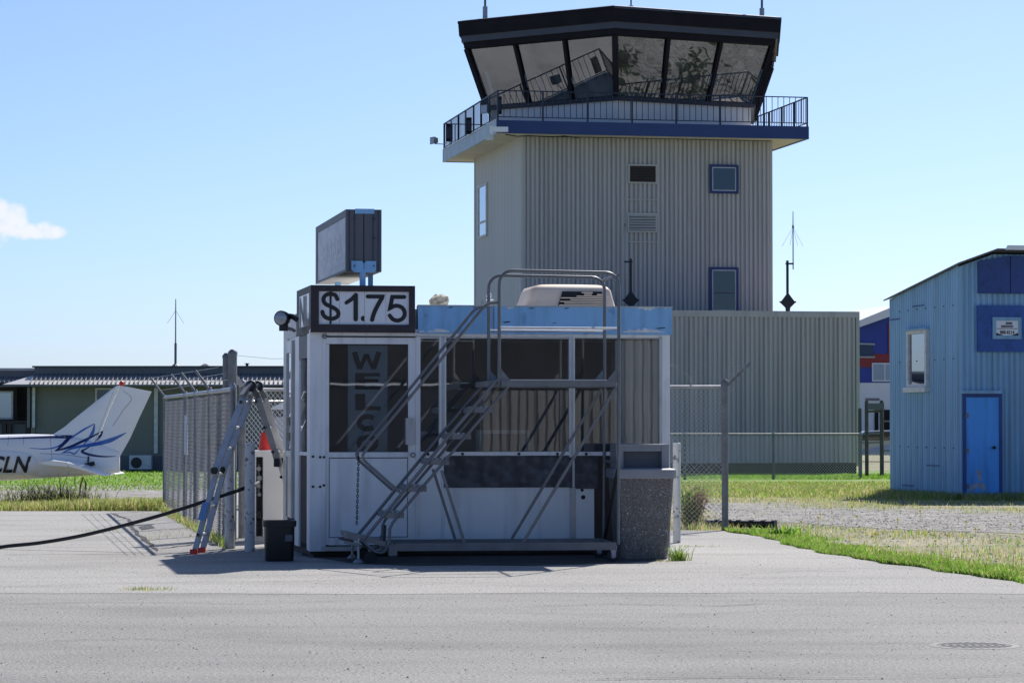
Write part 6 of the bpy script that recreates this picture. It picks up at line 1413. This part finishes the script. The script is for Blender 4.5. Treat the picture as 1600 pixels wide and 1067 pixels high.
for m_ in (mk('pale chip', (.46, .45, .43), .8, 0, .1, 5), mk('mid chip', (.27, .265, .255), .9, 0, .1, 5), mk('dark chip', (.11, .11, .11), .9, 0, .1, 5)): me.materials.append(m_)
me.polygons.foreach_set('material_index', mi); tag(put('grit', me), 'loose stone chips in the asphalt surface', 'grit', kind='stuff')
# black drain pipes in the grass behind the fence post
q0 = P(1098, 818, 38.5); q1 = P(1211, 822, 38.0)
for z in (q0, q1): z.z = gz(z.x, z.y)
t = thing('drain_pipe', 'black plastic drain pipe with couplings lying in grass behind the fence post', 'pipe', q0); d = q1 - q0; k = 38.2 / FPX
MB().tube([(0, 0, 6 * k), d + Vector((0, 0, 6 * k))], 5.6 * k, 14).build('pipe', m_black, t, 40)
for f_ in (.02, .2, .37, .50, .68, .84, .985): c = d * f_ + Vector((0, 0, 6 * k)); n_ = d.normalized(); MB().tube([c - n_ * 3 * k, c + n_ * 3 * k], 7.2 * k, 14).build('coupling', m_black, t, 40)

for i, (x, y) in enumerate(((24.5, 86), (27.5, 90), (30, 85.5), (33, 88), (28, 82.5))):
    r = (1.5, 1.1, 1.7, 1.3, .9)[i]; t = thing('mirrored_shrub', 'dark shrub in the yard beyond the blue shed, seen only in the cab glass', 'shrub', (x, y, gz(x, y)), 0, 'shrubs beyond the shed')
    leaves('foliage', m_tree, [(random.gauss(0, .4) * r, random.gauss(0, .4) * r, abs(random.gauss(.5, .35)) * r, U(.1, .25)) for _ in range(260)], t); MB().tube([(0, 0, -.02), (0, 0, r * .6)], [.06, .02], 6).build('stem', m_brown, t)
# loose stones of the gravel road and the verge
vs = []; fs = []; mi = []
for _ in range(22000):
    y = U(37.5, 56) if random.random() < .7 else U(24, 42); x = U(1.6, y * .2) if y > ytop else XR(y) + U(.15, 3.2)
    if x / y > .2: continue
    pr = x / y * FPX + 800; pyy = HOR + (CAMZ - gz(x, y)) / y * FPX; roadc = 795 + (pr - 1050) * .045; road = abs(pyy - roadc - 3) < 13 + (pr - 1050) * .012
    if not road and random.random() < .72: continue
    s_ = min(.035, abs(random.gauss(0, .010)) + .007); z = gz(x, y) - .009; b = len(vs); m_ = random.choice((0, 0, 1, 1, 1, 2))
    vs += [(x - s_, y + U(-1, 1) * s_ * .3, z), (x + U(-1, 1) * s_ * .3, y - s_ * .9, z), (x + s_, y, z), (x, y + s_, z), (x + U(-.4, .4) * s_, y + U(-.4, .4) * s_, z + s_ * U(.3, .6))]
    fs += [(b, b + 1, b + 4), (b + 1, b + 2, b + 4), (b + 2, b + 3, b + 4), (b + 3, b, b + 4)]; mi += [m_] * 4
me = bpy.data.meshes.new('gravel'); me.from_pydata(vs, [], fs)
for m_ in (mk('pale stone', (.48, .455, .41), .9, 0, .1, 5), mk('grey stone', (.31, .29, .26), .9, 0, .1, 5), mk('dark stone', (.17, .155, .14), .9, 0, .1, 5)): me.materials.append(m_)
me.polygons.foreach_set('material_index', mi); tag(put('gravel', me), 'loose grey gravel on the road and verge right of the kiosk', 'gravel', kind='stuff')
